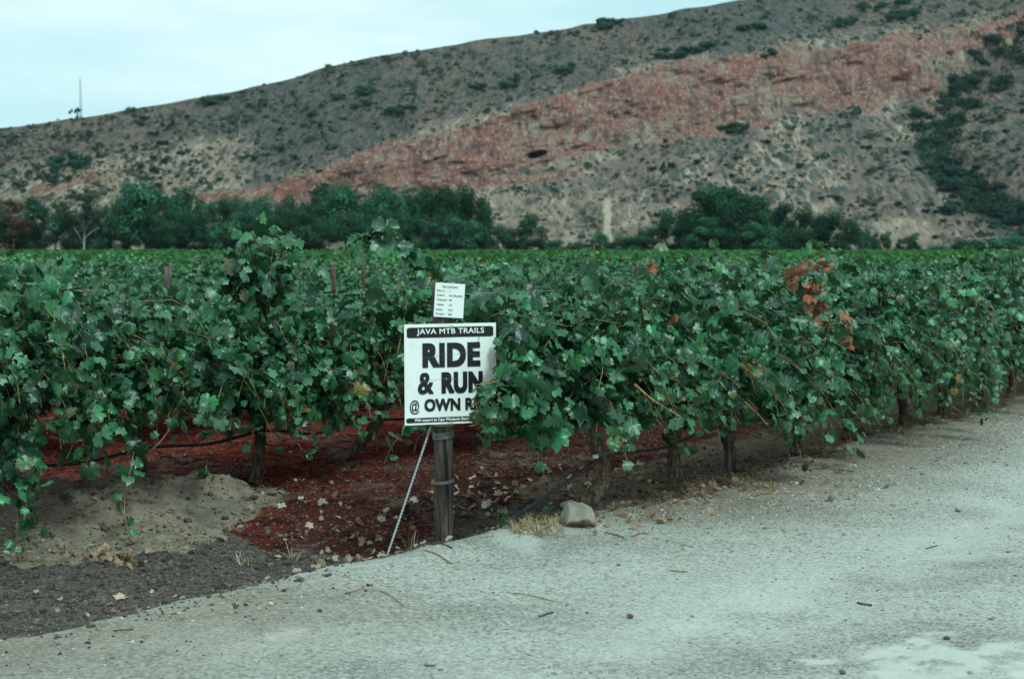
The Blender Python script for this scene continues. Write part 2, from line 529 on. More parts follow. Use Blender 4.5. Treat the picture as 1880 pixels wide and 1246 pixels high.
def road_edge(s):
    return np.interp(s, [-30, -6, -2.4, -.9, 0, .9, 2.5, 6, 40], [1.5, .75, .30, .0, -.10, -.12, -.38, -.22, -.10])

BERM = [(-5.5, 5.9), (-4.3, 7.0), (-3.05, 8.18), (-2.45, 8.68), (-2.12, 8.95)]
SANDP = [on_ground(*p) for p in ((-160, 1060, -.1), (0, 1030, -.1), (130, 1036, -.1), (330, 1006, -.1), (425, 975, -.09), (455, 940, -.03), (520, 920, -.06), (505, 888, 0), (450, 880, .03), (380, 888, .1), (200, 903, .12), (-160, 925, .12))]
REDP = [on_ground(*p, z=-.08) for p in ((-300, 1010), (-100, 1000), (420, 950), (430, 985), (520, 1000), (640, 1012), (700, 1018), (800, 990), (880, 975), (945, 955), (1030, 925), (1120, 905), (1290, 850), (1450, 800), (1650, 720), (1650, 600), (-300, 600))]
CRUST1 = [on_ground(*p) for p in ((430, 1192), (470, 1172), (520, 1155), (562, 1158), (550, 1172), (500, 1185))]
CRUST2 = [on_ground(*p) for p in ((1460, 1215), (1540, 1190), (1640, 1170), (1760, 1158), (1770, 1185), (1890, 1180), (1960, 1300), (1500, 1290), (1600, 1230))]
CRUST3 = [on_ground(*p) for p in ((880, 985), (960, 984), (1000, 1000), (985, 1022), (920, 1015))]
HEAP = on_ground(815, 1008)

def ground_zones(x, y):
    s, q = sq(x, y)
    wob = (fbm(x * 1.1, y * 1.1, 5, 4) - .5) * .38 + (fbm(x * 7, y * 7, 9, 3) - .5) * .10
    road = sstep(-.07, .07, road_edge(s) - q + wob * np.where((s < .4) & (s > -1.3), .45, np.where(s < 0, 1.7, 1.7)))
    sand = sstep(-.09, .09, np.maximum(poly_sdf(x, y, SANDP), .34 - line_dist(x, y, BERM)) + (fbm(x * 4, y * 4, 21, 4) - .5) * .34)
    red = sstep(-.12, .12, poly_sdf(x, y, REDP) + (fbm(x * 3, y * 3, 31, 4) - .5) * .5)
    red = red * (.55 + .45 * sstep(.3, .55, fbm(x * 1.5, y * 1.5, 77, 3)))
    cr = np.maximum(sstep(-.05, .05, poly_sdf(x, y, CRUST1) + (fbm(x * 12, y * 12, 3, 3) - .5) * .06),
                    sstep(-.05, .06, poly_sdf(x, y, CRUST2) + (fbm(x * 9, y * 9, 13, 4) - .5) * .30))
    cr = cr * (.25 + .75 * sstep(.34, .52, fbm(x * 13, y * 13, 15, 4)))
    trk = np.exp(-((q + 2.0 + .12 * np.sin(s * .7)) / .34) ** 2) + np.exp(-((q + 3.55 + .12 * np.sin(s * .7)) / .34) ** 2)
    cr = np.maximum(cr, .55 * trk * sstep(.25, .6, fbm(x * 2.5, y * 2.5, 44, 4)))
    cr = np.maximum(cr, .6 * sstep(-.05, .05, poly_sdf(x, y, CRUST3) + (fbm(x * 9, y * 9, 14, 3) - .5) * .06))
    lit = sstep(-1.5, -.15, q - road_edge(s) + wob) * np.maximum(sstep(.5, 1.6, s), .75 * sstep(-.7, -1.6, s)) * road
    near = sstep(26, 15, y)
    return road, red * near, sand * (1 - road), cr, lit

def ground_z(x, y, fine=True):
    x = np.asarray(x, float); y = np.asarray(y, float)
    s, q = sq(x, y)
    e = q - road_edge(s)
    near = sstep(30, 14, y)
    z = -.11 * sstep(-.02, .30, e) * sstep(1.2, -.2, s) - .035 * sstep(0, .4, e) * sstep(-.2, 1.2, s)
    z = z * near
    # ridge of pushed-up sand along the road edge by the post
    z = z + .035 * np.exp(-((e + .16) / .17) ** 2) * sstep(-1.7, -.5, s) * sstep(1.6, .4, s)
    z = z + .012 * np.exp(-(((x - HEAP[0]) / .28) ** 2 + ((y - HEAP[1]) / .28) ** 2))
    z = z - .03 * np.exp(-((q + 2.3) / .35) ** 2) * near * .6
    z = z - .016 * (np.exp(-((q + 2.0 + .12 * np.sin(s * .7)) / .3) ** 2) + np.exp(-((q + 3.55 + .12 * np.sin(s * .7)) / .3) ** 2)) * near
    dB = line_dist(x, y, BERM)
    z = z + .25 * np.exp(-(dB / .42) ** 2) * (.62 + .76 * fbm(x * 2.3, y * 2.3, 41, 4)) * near
    z = z + (fbm(x * .35, y * .35, 2, 3) - .5) * .05 * near
    if fine:
        road = sstep(-.05, .05, -e)
        z = z + near * ((fbm(x * 2.2, y * 2.2, 6, 3) - .5) * (.022 + .03 * (1 - road))
             + (1 - road) * (fbm(x * 11, y * 11, 8, 3) - .5) * .055 + sstep(.6, .2, dB) * ((fbm(x * 5, y * 5, 28, 3) - .5) * .12 + (fbm(x * 16, y * 16, 29, 3) - .5) * .05)
             + road * (fbm(x * 8, y * 8, 18, 3) - .5) * .010)
    return z

def gz(x, y): return float(ground_z(np.array([x]), np.array([y]))[0])

def build_ground():
    def axis(lo, hi, step, far, grow=1.18):
        a = list(np.arange(lo, hi, step)); s = step
        while a[-1] < far: s *= grow; a.append(a[-1] + s)
        s = step; b = [lo]
        while b[-1] > -far: s *= grow; b.append(b[-1] - s)
        return np.array(b[::-1][:-1] + a)
    xs = axis(-3.6, 4.6, .022, 3000)
    ys = axis(4.3, 11.5, .022, 3200, 1.12)
    ys = ys[ys > -400]
    X, Y = np.meshgrid(xs, ys)
    Z = ground_z(X, Y)
    road, red, sand, cr, lit = ground_zones(X, Y)
    nx, ny = len(xs), len(ys)
    V = np.stack([X, Y, Z], -1).reshape(-1, 3)
    one = np.ones(X.size)
    zone = np.stack([road.ravel(), red.ravel(), sand.ravel(), one], -1)
    _s, _q = sq(X, Y); rd = sstep(.9, 2.2, _q - .25 * np.clip(_s, 0, 6) + (fbm(X * 1.3, Y * 1.3, 61, 3) - .5) * 1.2)
    det = np.stack([cr.ravel(), lit.ravel(), rd.ravel(), one], -1)
    v_ = (sstep(.9, 2.0, _s) * sstep(1.3, .4, _q + (fbm(X * 2, Y * 2, 71, 3) - .5) * .8)).ravel()
    vg = np.stack([v_, v_, v_, one], -1)
    i, j = np.meshgrid(np.arange(ny - 1), np.arange(nx - 1), indexing='ij')
    Q = np.stack([i * nx + j, i * nx + j + 1, (i + 1) * nx + j + 1, (i + 1) * nx + j], -1).reshape(-1, 4)
    isroad = (road.ravel()[Q].mean(1) > .5)
    for nm, sel in (('gravel_road', isroad), ('vineyard_ground', ~isroad)):
        q = Q[sel]; used = np.unique(q); rm = np.zeros(len(V), int); rm[used] = np.arange(len(used))
        o = link(nm, mesh(nm, V[used], rm[q], {'zone': zone[used], 'detail': det[used], 'verge': vg[used]}), M['ground'])
        tag(o, kind='structure')
build_ground()

# ------------------------------------------------------------------ hills
SKY = np.array([(-700, 300), (-300, 272), (0, 237), (150, 215), (300, 190), (480, 158), (600, 125), (690, 104), (870, 76), (1000, 58), (1180, 30), (1300, 10), (1350, 0), (1500, -22), (1700, -52), (1880, -72), (2300, -100), (2700, -100)], float)
CLU = np.array([(-800, 500), (330, 352), (420, 345), (520, 336), (600, 300), (760, 250), (900, 215), (1050, 170), (1200, 125), (1300, 105), (1450, 85), (1600, 78), (1750, 55), (1880, 25), (2300, -40)], float)
CLL = np.array([(-800, 500), (330, 356), (420, 364), (520, 372), (700, 372), (860, 345), (985, 305), (1080, 274), (1200, 252), (1350, 232), (1500, 204), (1650, 188), (1750, 175), (1880, 150), (2300, 100)], float)
GULLY = [(1905, 60), (1790, 150), (1745, 215), (1715, 270), (1745, 325), (1800, 375), (1885, 430)]
def skyline(px): return np.interp(px, SKY[:, 0], SKY[:, 1]) + (fbm(px / 60., px * 0, 3, 3) - .5) * 7
def smooth_line(px, L): return np.interp(px, L[:, 0], L[:, 1])

def hill_masks(px, py):
    n1 = fbm(px / 38., py / 22., 50, 4) - .5
    n2 = fbm(px / 11., py / 8., 60, 3) - .5
    u = smooth_line(px, CLU); l = smooth_line(px, CLL)
    a = py + n1 * 30 + n2 * 12
    cliff = sstep(-7, 7, a - u) * sstep(-11, 11, l - (a + n1 * 22 + n2 * 8)) * sstep(360, 520, px)
    cliff = cliff * (1 - .75 * sstep(1640, 1760, px + n1 * 120) * sstep(60, 110, py + n1 * 40))
    gd = line_dist(px, py, GULLY)
    # thin beds lower down and at the left
    def bed(x0, y0, x1, y1, w, sd):
        t = np.clip((px - x0) / (x1 - x0), 0, 1); c = y0 + (y1 - y0) * t
        return sstep(w, w * .4, np.abs(py + n2 * 10 + n1 * 10 - c)) * sstep(x0 - 25, x0 + 25, px + n1 * 50) * sstep(x1 + 25, x1 - 25, px + n1 * 50)
    beds = np.maximum.reduce([bed(700, 365, 1065, 316, 9, 1), bed(780, 352, 1000, 322, 4, 1), bed(60, 352, 200, 318, 12, 2), bed(330, 362, 620, 352, 12, 3),
                              bed(1480, 150, 1720, 112, 6, 4), bed(1690, 205, 1850, 172, 7, 5), bed(1080, 276, 1420, 226, 5, 6), bed(1400, 130, 1880, 40, 10, 8)])
    rock = np.clip(np.maximum(cliff, beds * .9), 0, 1)
    top = sstep(30, -50, py - u)                      # dark scrubby upper slope
    pale = (1 - .85 * top) * (.45 + .6 * sstep(.42, .6, fbm(px / 90., py / 45., 70, 3)))
    leftp = sstep(560, 380, px) * sstep(235, 290, py - (px - 300) * -.16)
    pale = np.maximum(pale, leftp * .85)
    pale = np.maximum(pale, sstep(45, 20, np.hypot((px - 1655) / 1.9, py - 425) + n1 * 30) * .95)
    pale = np.maximum(pale, sstep(11, 5, np.abs(px - 1115 + n1 * 12)) * sstep(355, 385, py) * 1.0)
    pale = pale * (1 - .75 * sstep(45, 10, gd + n1 * 60))
    pale = pale * (1 - .4 * sstep(1780, 1880, px))
    scrub = .55 + .30 * top + n1 * .3 + .15 * sstep(1000, 1500, px) - rock * .62
    scrub = scrub * (1 - .8 * sstep(45, 20, np.hypot((px - 1655) / 1.9, py - 425))) * (1 - .9 * sstep(11, 5, np.abs(px - 1115 + n1 * 12)) * sstep(355, 385, py))
    scar = .62 * sstep(9, 3, np.abs(px - 1115 + n1 * 16 + n2 * 8 + (py - 410) * .03)) * sstep(352, 380, py)
    pale = np.clip(pale, 0, 1) + 1.6 * scar
    rt = sstep(0, 60, px - np.interp(py, [60, 150, 215, 270, 325, 375, 430], [1905, 1790, 1745, 1715, 1745, 1800, 1885])) * sstep(455, 430, py)
    edge = sstep(9, 3, np.abs(py + n1 * 10 - u - 5)) * sstep(480, 620, px) * sstep(1800, 1650, px)
    rock = np.clip(rock + edge * .0, 0, 1)
    return rock, pale * (1 - .6 * rt), np.clip(scrub - scar * 2 - rock * .2 + .35 * rt, 0, 1)

H_Y0, H_TAN = 340.0, .46
_hx = np.arange(-760, 2700, 4.0)
_hn = 230
_ht = np.linspace(0, 1, _hn)
HPX = np.repeat(_hx[None, :], _hn, 0)
_sk = skyline(_hx)
HPY = 482 + (_sk[None, :] - 482) * _ht[:, None]
def _hill_depth():
    v = np.clip((462 - HPY), -20, None) / FPX
    Yp = H_Y0 / np.clip(1 - v / H_TAN, .2, None)
    dY = np.diff(Yp, axis=0)
    u = smooth_line(HPX, CLU); l = smooth_line(HPX, CLL)
    cl = sstep(-6, 8, HPY - u) * sstep(-8, 8, l - HPY) * sstep(450, 600, HPX)
    dY = dY * (1 - .6 * cl[1:])
    Y = np.concatenate([Yp[:1], Yp[:1] + np.cumsum(dY, 0)], 0)
    gd = line_dist(HPX, HPY, GULLY)
    Y = Y + 6 * np.exp(-(gd / 45) ** 2) * sstep(470, 420, HPY)
    right = sstep(0, 140, HPX - np.interp(HPY, [60, 150, 215, 270, 325, 375, 430], [1905, 1790, 1745, 1715, 1745, 1800, 1885]))
    Y = Y - 8 * right * sstep(475, 400, HPY)
    up = sstep(482, 440, HPY)
    Y = Y + up * ((fbm(HPX / 120., HPY / 60., 80, 3) - .5) * 12 + (fbm(HPX / 34., HPY / 20., 81, 3) - .5) * 2.6
                  + (fbm(HPX / 10., HPY / 7., 82, 3) - .5) * (1.0 + 1.6 * cl))
    beds = (fbm(HPX / 90. + HPY / 60, (HPY + HPX * .27) / 6., 83, 3) - .5) * 1.2 * cl
    cw = (fbm(HPX / 9., HPY / 6., 91, 2) - .5) * 1.1
    cave = 22 * np.exp(-(((HPX - 985) / 15) ** 2 + ((HPY - 284 + (HPX - 985) * .22) / 5.5) ** 2 + cw) ** 2)
    cave = cave + 0 * np.exp(-(((HPX - 1150) / 14) ** 2 + ((HPY - 236) / 6) ** 2) ** 2)
    return Y + beds + cave
HY = _hill_depth()
HX_, HZ_ = ray(HPX, HPY)
HP = np.stack([HX_ * HY, HY, CAMH + HZ_ * HY], -1)

def hill_point(px, py):
    j = int(np.clip(round((px - _hx[0]) / 4.0), 0, len(_hx) - 1))
    t = (py - 482) / (_sk[j] - 482)
    i = int(np.clip(round(t * (_hn - 1)), 0, _hn - 1))
    return HP[i, j].copy()

def build_hill():
    rock, pale, scrub = hill_masks(HPX, HPY)
    V = [HP]; Z = [np.stack([rock, pale, scrub, np.ones_like(rock)], -1)]
    last = HP[-1].copy(); ztop = Z[0][-1]
    for k in range(1, 11):                       # the far side of the ridge
        b = last.copy(); f = 1 + .035 * k
        b[:, 0] *= f; b[:, 1] *= f
        b[:, 2] = last[:, 2] + (k * 1.2 - .55 * k * k) * 1.6 - .002 * k * last[:, 2]
        V.append(b[None]); Z.append(ztop[None])
    V = np.concatenate(V); Z = np.concatenate(Z)
    nr, nc = V.shape[:2]
    i, j = np.meshgrid(np.arange(nr - 1), np.arange(nc - 1), indexing='ij')
    Q = np.stack([i * nc + j, i * nc + j + 1, (i + 1) * nc + j + 1, (i + 1) * nc + j], -1).reshape(-1, 4)
    tag(link('hill', mesh('hill', V.reshape(-1, 3), Q, {'zone': Z.reshape(-1, 4)}), M['hill']), kind='structure')
build_hill()

# ------------------------------------------------------------------ leaves
_LA = np.array([0, 10, 19, 29, 38, 48, 57, 66, 76, 86, 97, 108, 118, 130, 142, 155, 168, 180], float)
_LR = np.array([1.0, .86, .88, .76, .86, .97, .84, .84, .70, .78, .88, .76, .78, .66, .72, .66, .50, .10])
def leaf_template(rng, lod):
    if lod == 0: a, r = _LA, _LR
    elif lod == 1: a, r = np.array([0, 24, 48, 74, 100, 130, 158, 180.]), np.array([1, .68, .93, .60, .78, .58, .58, .12])
    else: a, r = np.array([0, 48, 100, 180.]), np.array([1, .88, .75, .35])
    A = np.concatenate([a, -a[1:-1][::-1]]); Rr = np.concatenate([r, r[1:-1][::-1]])
    Rr = Rr * rng.uniform(.88, 1.12, len(Rr))
    th = np.radians(A)
    x = np.sin(th) * Rr * rng.uniform(.95, 1.12); y = np.cos(th) * Rr
    c1, c2 = rng.uniform(-.10, .55), rng.uniform(-.25, .50)
    fold, w1, w2 = rng.uniform(-.25, .45), rng.uniform(0, 6), rng.uniform(0, 6)
    def zf(x, y):
        return -c1 * x * x - c2 * y * np.abs(y) * .8 + fold * np.abs(x) * .8 + .07 * np.sin(x * 3.3 + w1) + .07 * np.sin(y * 3.3 + w2)
    n = len(x)
    if lod == 0:
        xi, yi = x * .52, y * .52
        z = zf(x, y) + rng.normal(0, .045, n) - .05
        V = np.concatenate([[[0, 0, float(zf(0., 0.))]], np.stack([xi, yi, zf(xi, yi) + .02], -1), np.stack([x, y, z], -1)])
        i = np.arange(n); j = (i + 1) % n
        F = np.concatenate([np.stack([0 * i, 1 + j, 1 + i], -1), np.stack([1 + i, 1 + j, 1 + n + i], -1), np.stack([1 + j, 1 + n + j, 1 + n + i], -1)])
        edge = np.concatenate([[0], np.full(n, .25), np.ones(n)])
        return V, F, edge
    z = zf(x, y) + rng.normal(0, .06, n)
    V = np.concatenate([[[0, 0, .02]], np.stack([x, y, z], -1)])
    F = np.array([[0, 1 + (i + 1) % n, 1 + i] for i in range(n)])
    edge = np.concatenate([[0], np.ones(n)])
    return V, F, edge
_lr = np.random.default_rng(11)
LEAVES = {l: [leaf_template(_lr, l) for _ in range(14)] for l in (0, 1, 2)}

def leaves_mesh(name, L, lod, rng):
    """L: dict pos,nrm,tip (n,3), size (n), col (n,3), edge (n,3) colour of the rim"""
    pos, nrm, tip, size, col, rim = (np.asarray(L[k], float) for k in ('pos', 'nrm', 'tip', 'size', 'col', 'rim'))
    n = len(pos)
    nrm = nrm / (np.linalg.norm(nrm, axis=1)[:, None] + 1e-9)
    tip = tip - (tip * nrm).sum(1)[:, None] * nrm
    tip = tip / (np.linalg.norm(tip, axis=1)[:, None] + 1e-9)
    side = np.cross(tip, nrm)
    pick = rng.integers(0, 14, n)
    Vs, Fs, As, off = [], [], [], 0
    for k in range(14):
        m = np.where(pick == k)[0]
        if not len(m): continue
        bv, bf, be = LEAVES[lod][k]
        sv = bv[None] * size[m][:, None, None]
        W = sv[..., 0:1] * side[m][:, None] + sv[..., 1:2] * tip[m][:, None] + sv[..., 2:3] * nrm[m][:, None] + pos[m][:, None]
        cc = col[m][:, None, :] * (1 - .6 * be[None, :, None]) + rim[m][:, None, :] * .6 * be[None, :, None]
        Vs.append(W.reshape(-1, 3)); As.append(np.concatenate([cc.reshape(-1, 3), np.ones((len(m) * len(bv), 1))], 1))
        Fs.append((bf[None] + (np.arange(len(m)) * len(bv))[:, None, None] + off).reshape(-1, 3)); off += len(m) * len(bv)
    return mesh(name, np.concatenate(Vs), np.concatenate(Fs), {'tint': np.concatenate(As)}, True)

class Leafer:
    def __init__(s, rng): s.rng = rng; s.d = {k: [] for k in ('pos', 'nrm', 'tip', 'size', 'col', 'rim')}; s.canes = []
    def leaf(s, p, out, size, young=0.0, dead=0.0):
        r = s.rng
        n = np.array(out) + r.normal(0, .70, 3)
        tipv = np.array([r.normal(0, .55), out[1] * .25, -1.0])
        k = r.random() ** 1.6
        base = np.array([.005, .038, .016]) * (1 - k) + np.array([.040, .205, .075]) * k
        base = base * r.uniform(.6, 1.35)
        base = base * (1 - young) + np.array([.06, .15, .05]) * young
        if r.random() < .10: base = base * .5 + np.array([.05, .10, .06])
        rim = base * r.uniform(.9, 1.2)
        q = r.random()
        if q < .007: base = np.array([.20, .17, .035]); rim = np.array([.24, .13, .04])
        elif q < .035: rim = np.array([.22, .10, .04])
        elif q < .038: base = np.array([.20, .09, .045]); rim = np.array([.24, .11, .06])
        if dead > 0: base = np.array([.34, .110, .060]) * r.uniform(.6, 1.2); rim = base * r.uniform(.8, 1.3); n = r.normal(0, 1, 3)
        s.d['pos'].append(p); s.d['nrm'].append(n); s.d['tip'].append(tipv); s.d['size'].append(size)
        s.d['col'].append(base); s.d['rim'].append(rim)
    def along(s, P, step=.062, size=.066, ybias=None, dead=0.0, jit=.035, taper=.35, thick=.0035, cane=True, start=0.0):
        """leaves along a shoot given as a polyline in vine space"""
        r = s.rng; P = np.asarray(P, float)
        seg = np.linalg.norm(np.diff(P, axis=0), axis=1); cum = np.concatenate([[0], np.cumsum(seg)]); L = cum[-1]
        u = start + step * .5; k = 0
        while u < L:
            f = u / L
            p = np.array([np.interp(u, cum, P[:, i]) for i in range(3)])
            sy = (1 if p[1] > .03 else -1 if p[1] < -.03 else r.choice([-1, 1])) if ybias is None else ybias
            out = np.array([r.normal(0, .45), sy * r.uniform(.35, 1.0), r.uniform(.25, 1.05)])
            sz = size * r.choice([r.uniform(.5, .8), r.uniform(.8, 1.1), r.uniform(1.05, 1.45)], p=[.3, .45, .25]) * (1 - taper * f ** 3)
            pet = out / np.linalg.norm(out) * r.uniform(.03, .075) + r.normal(0, jit, 3)
            s.leaf(p + pet, out, sz, young=max(0, (f - .72) / .28) * r.uniform(.2, .75), dead=dead)
            u += step * r.uniform(.65, 1.35); k += 1
        if cane: s.canes.append((P, thick))
    def foliage(s, name, lod): return leaves_mesh(name, s.d, lod, s.rng)
    def cane_mesh(s, name, n=4):
        b = MB()
        for P, th in s.canes: b.add(*tube(P[::2] if len(P) > 8 else P, np.linspace(th, th * .5, len(P[::2] if len(P) > 8 else P)), n, False))
        return b.mesh(name)

def shoot(rng, p, d, L, g, wander=.13, step=.07, ztop=1.5, zlow=.42):
    p = np.array(p, float); d = np.array(d, float); d /= np.linalg.norm(d); P = [p.copy()]
    for i in range(int(L / step)):
        d = d + rng.normal(0, wander, 3) * [1, 1, .5] + np.array([0, 0, -g * (.35 + i * step * 1.1)])
        if p[2] > ztop - .06: d[2] = min(d[2], -.05)
        d /= np.linalg.norm(d); p = p + d * step
        if p[2] < zlow: break
        P.append(p.copy())
    return np.array(P)

def grow(rng, x0=-.55, x1=.55, n=30, ztop=1.42, flop=.45, front=.6, size=.057, step=.051, low=.46, spread=1.0, sk0=None):
    lf = Leafer(rng)
    for i in range(n):
        x = rng.uniform(x0, x1); z0 = rng.uniform(.60, .72)
        zt = ztop - .17 + rng.normal(0, .10) + (rng.uniform(.12, .30) if rng.random() < .13 else 0) - (.16 if rng.random() < .25 else 0)
        if rng.random() < flop and (sk0 is None or x > sk0 - .25):
            sy = -1 if rng.random() < front else 1
            P = shoot(rng, (x, sy * .05, z0), (rng.normal(0, .35), sy * rng.uniform(.45, .95) * spread, rng.uniform(.6, 1.2)), rng.uniform(.9, 1.55), rng.uniform(.10, .20), ztop=zt, zlow=low + rng.uniform(-.10, .16))
        else:
            P = shoot(rng, (x, rng.uniform(-.1, .1), z0), (rng.normal(0, .22), rng.normal(0, .20), 1), rng.uniform(.7, 1.05), rng.uniform(.0, .035), ztop=zt)
        if len(P) > 3: lf.along(P, step, size)
    for i in range(int(n * .8)):        # the skirt of shoots hanging low on the open side
        sy = -1 if rng.random() < front + .1 else 1
        P = shoot(rng, (rng.uniform(x0 if sk0 is None else sk0, x1), sy * .12, rng.uniform(.62, .85)), (rng.normal(0, .5), sy, rng.uniform(-.1, .5)), rng.uniform(.5, .85), rng.uniform(.22, .38), .10, zlow=low - rng.uniform(.02, .14))
        if len(P) > 2: lf.along(P, step * .9, size)
    # laterals filling the wall
    for i in range(int(n * 2.0)):
        x = rng.uniform(x0, x1); y = rng.choice([-1, 1], p=[front, 1 - front]) * rng.uniform(.12, .34) * (1 if sk0 is None or x > sk0 else .45); z = rng.uniform(low + .12, ztop - .16)
        P = shoot(rng, (x, y * .6, z), (rng.normal(0, .8), np.sign(y) * .7, rng.normal(0, .5)), rng.uniform(.2, .38), .12, ztop=ztop, zlow=low)
        if len(P) > 2: lf.along(P, step * .85, size * .88, cane=False)
    return lf

def trunk_mesh(rng, name, path, r0=.045, r1=.034, arms=(.5, .5), n=12):
    b = MB()
    P = spline(path, 10); k = len(P)
    rad = np.linspace(r0, r1, k) * (1 + rng.normal(0, .10, k)); rad[:4] *= np.linspace(1.45, 1.05, 4); rad[-5:] *= np.linspace(1.0, 1.45, 5)
    P = P + rng.normal(0, .004, P.shape)
    V, F = tube(P, rad, n); V = V + rng.normal(0, .0035, V.shape); b.add(V, F)
    h = P[-1]
    for sgn, ln in ((-1, arms[0]), (1, arms[1])):
        if ln <= 0: continue
        A = spline([h + [0, 0, -.03], h + [sgn * .15 * ln / .5, rng.normal(0, .02), .05], h + [sgn * ln * .6, rng.normal(0, .02), .05 + rng.normal(0, .02)], h + [sgn * ln, 0, .06]], 6)
        V, F = tube(A, np.linspace(.034, .016, len(A)) * (1 + rng.normal(0, .12, len(A))), 8); V = V + rng.normal(0, .003, V.shape); b.add(V, F)
        for q in range(4):
            a = A[int(len(A) * (.25 + .2 * q))]
            V, F = tube([a, a + [rng.normal(0, .02), rng.normal(0, .02), .07]], [.016, .011], 6); b.add(V, F)
    return b.mesh(name)

vine_inv = {}
def vine_root(k, t, label, group, name='grapevine'):
    p = row_point(k, t)
    o = empty(name, (p[0], p[1], gz(p[0], p[1]) - .01), ROW_RZ)
    tag(o, label, 'grapevine', group)
    mat = Matrix.Translation(o.location) @ Matrix.Rotation(ROW_RZ, 4, 'Z')
    return o, mat.inverted()

def local(inv, pts, m=6):
    """pixel/depth triples (or world points) to vine space"""
    P = [np.array(inv @ (at(*q) if not isinstance(q, Vector) else q)) for q in pts]
    return spline(P, m)

GF = 'grapevines in the front row along the road'
GS = 'grapevines in the second row'
ordn = ['first', 'second', 'third', 'fourth', 'fifth', 'sixth', 'seventh', 'eighth', 'ninth', 'tenth', 'eleventh', 'twelfth', 'thirteenth', 'fourteenth', 'fifteenth']

def finish(o, lf, lod=0):
    link('foliage', lf.foliage('foliage', lod), M['vine_leaf'], o)
    if lf.canes: link('cane_growth', lf.cane_mesh('cane_growth'), M['cane'], o)

def part_cane(o, inv, pts, r0=.006, r1=.0035, name='bare_cane'):
    P = local(inv, pts, 8)
    b = MB(); b.add(*tube(P, np.linspace(r0, r1, len(P)), 6)); link(name, b.mesh(name), M['cane'], o)

USED = []       # (row, t) already built by hand
# ---- front row, close vines, each grown on its own
front_spec = [  # t, trunk path (vine space), x0, x1, n, ztop, label
    (1.37, [(-.02, .03, 0), (.06, -.05, .13), (.07, -.06, .27), (.02, -.02, .42), (.0, 0, .60)], -1.10, .46, 44, 1.50, 'grapevine with a bent pale trunk, its leaves spilling over the corner of the big sign'),
    (2.42, [(-.03, 0, 0), (0, .02, .3), (.0, 0, .62)], -.46, .38, 34, 1.56, 'second grapevine from the sign post in the front row, with a straight dark trunk'),
    (3.18, [(.02, 0, 0), (-.02, .01, .3), (0, 0, .62)], -.36, .46, 32, 1.56, 'third grapevine from the sign post in the front row, beside a thin grey stake'),
    (4.25, [(0, 0, 0), (.05, 0, .3), (0, 0, .62)], -.48, .48, 34, 1.60, 'grapevine with clusters of withered brown leaves in the front row'),
    (5.30, [(-.12, 0, 0), (-.03, 0, .3), (0, 0, .62)], -.46, .46, 32, 1.50, 'fifth grapevine from the sign post in the front row, just past the brown leaves'),
    (6.35, [(.1, 0, 0), (.02, 0, .3), (0, 0, .62)], -.48, .48, 30, 1.56, 'sixth grapevine from the sign post in the front row'),
    (7.40, [(.0, 0, 0), (-.04, 0, .3), (0, 0, .62)], -.46, .46, 30, 1.48, 'front row grapevine with a long bare cane reaching out over the road edge'),
    (8.45, [(.05, 0, 0), (.02, 0, .3), (0, 0, .62)], -.48, .48, 30, 1.52, 'eighth grapevine from the sign post in the front row'),
]
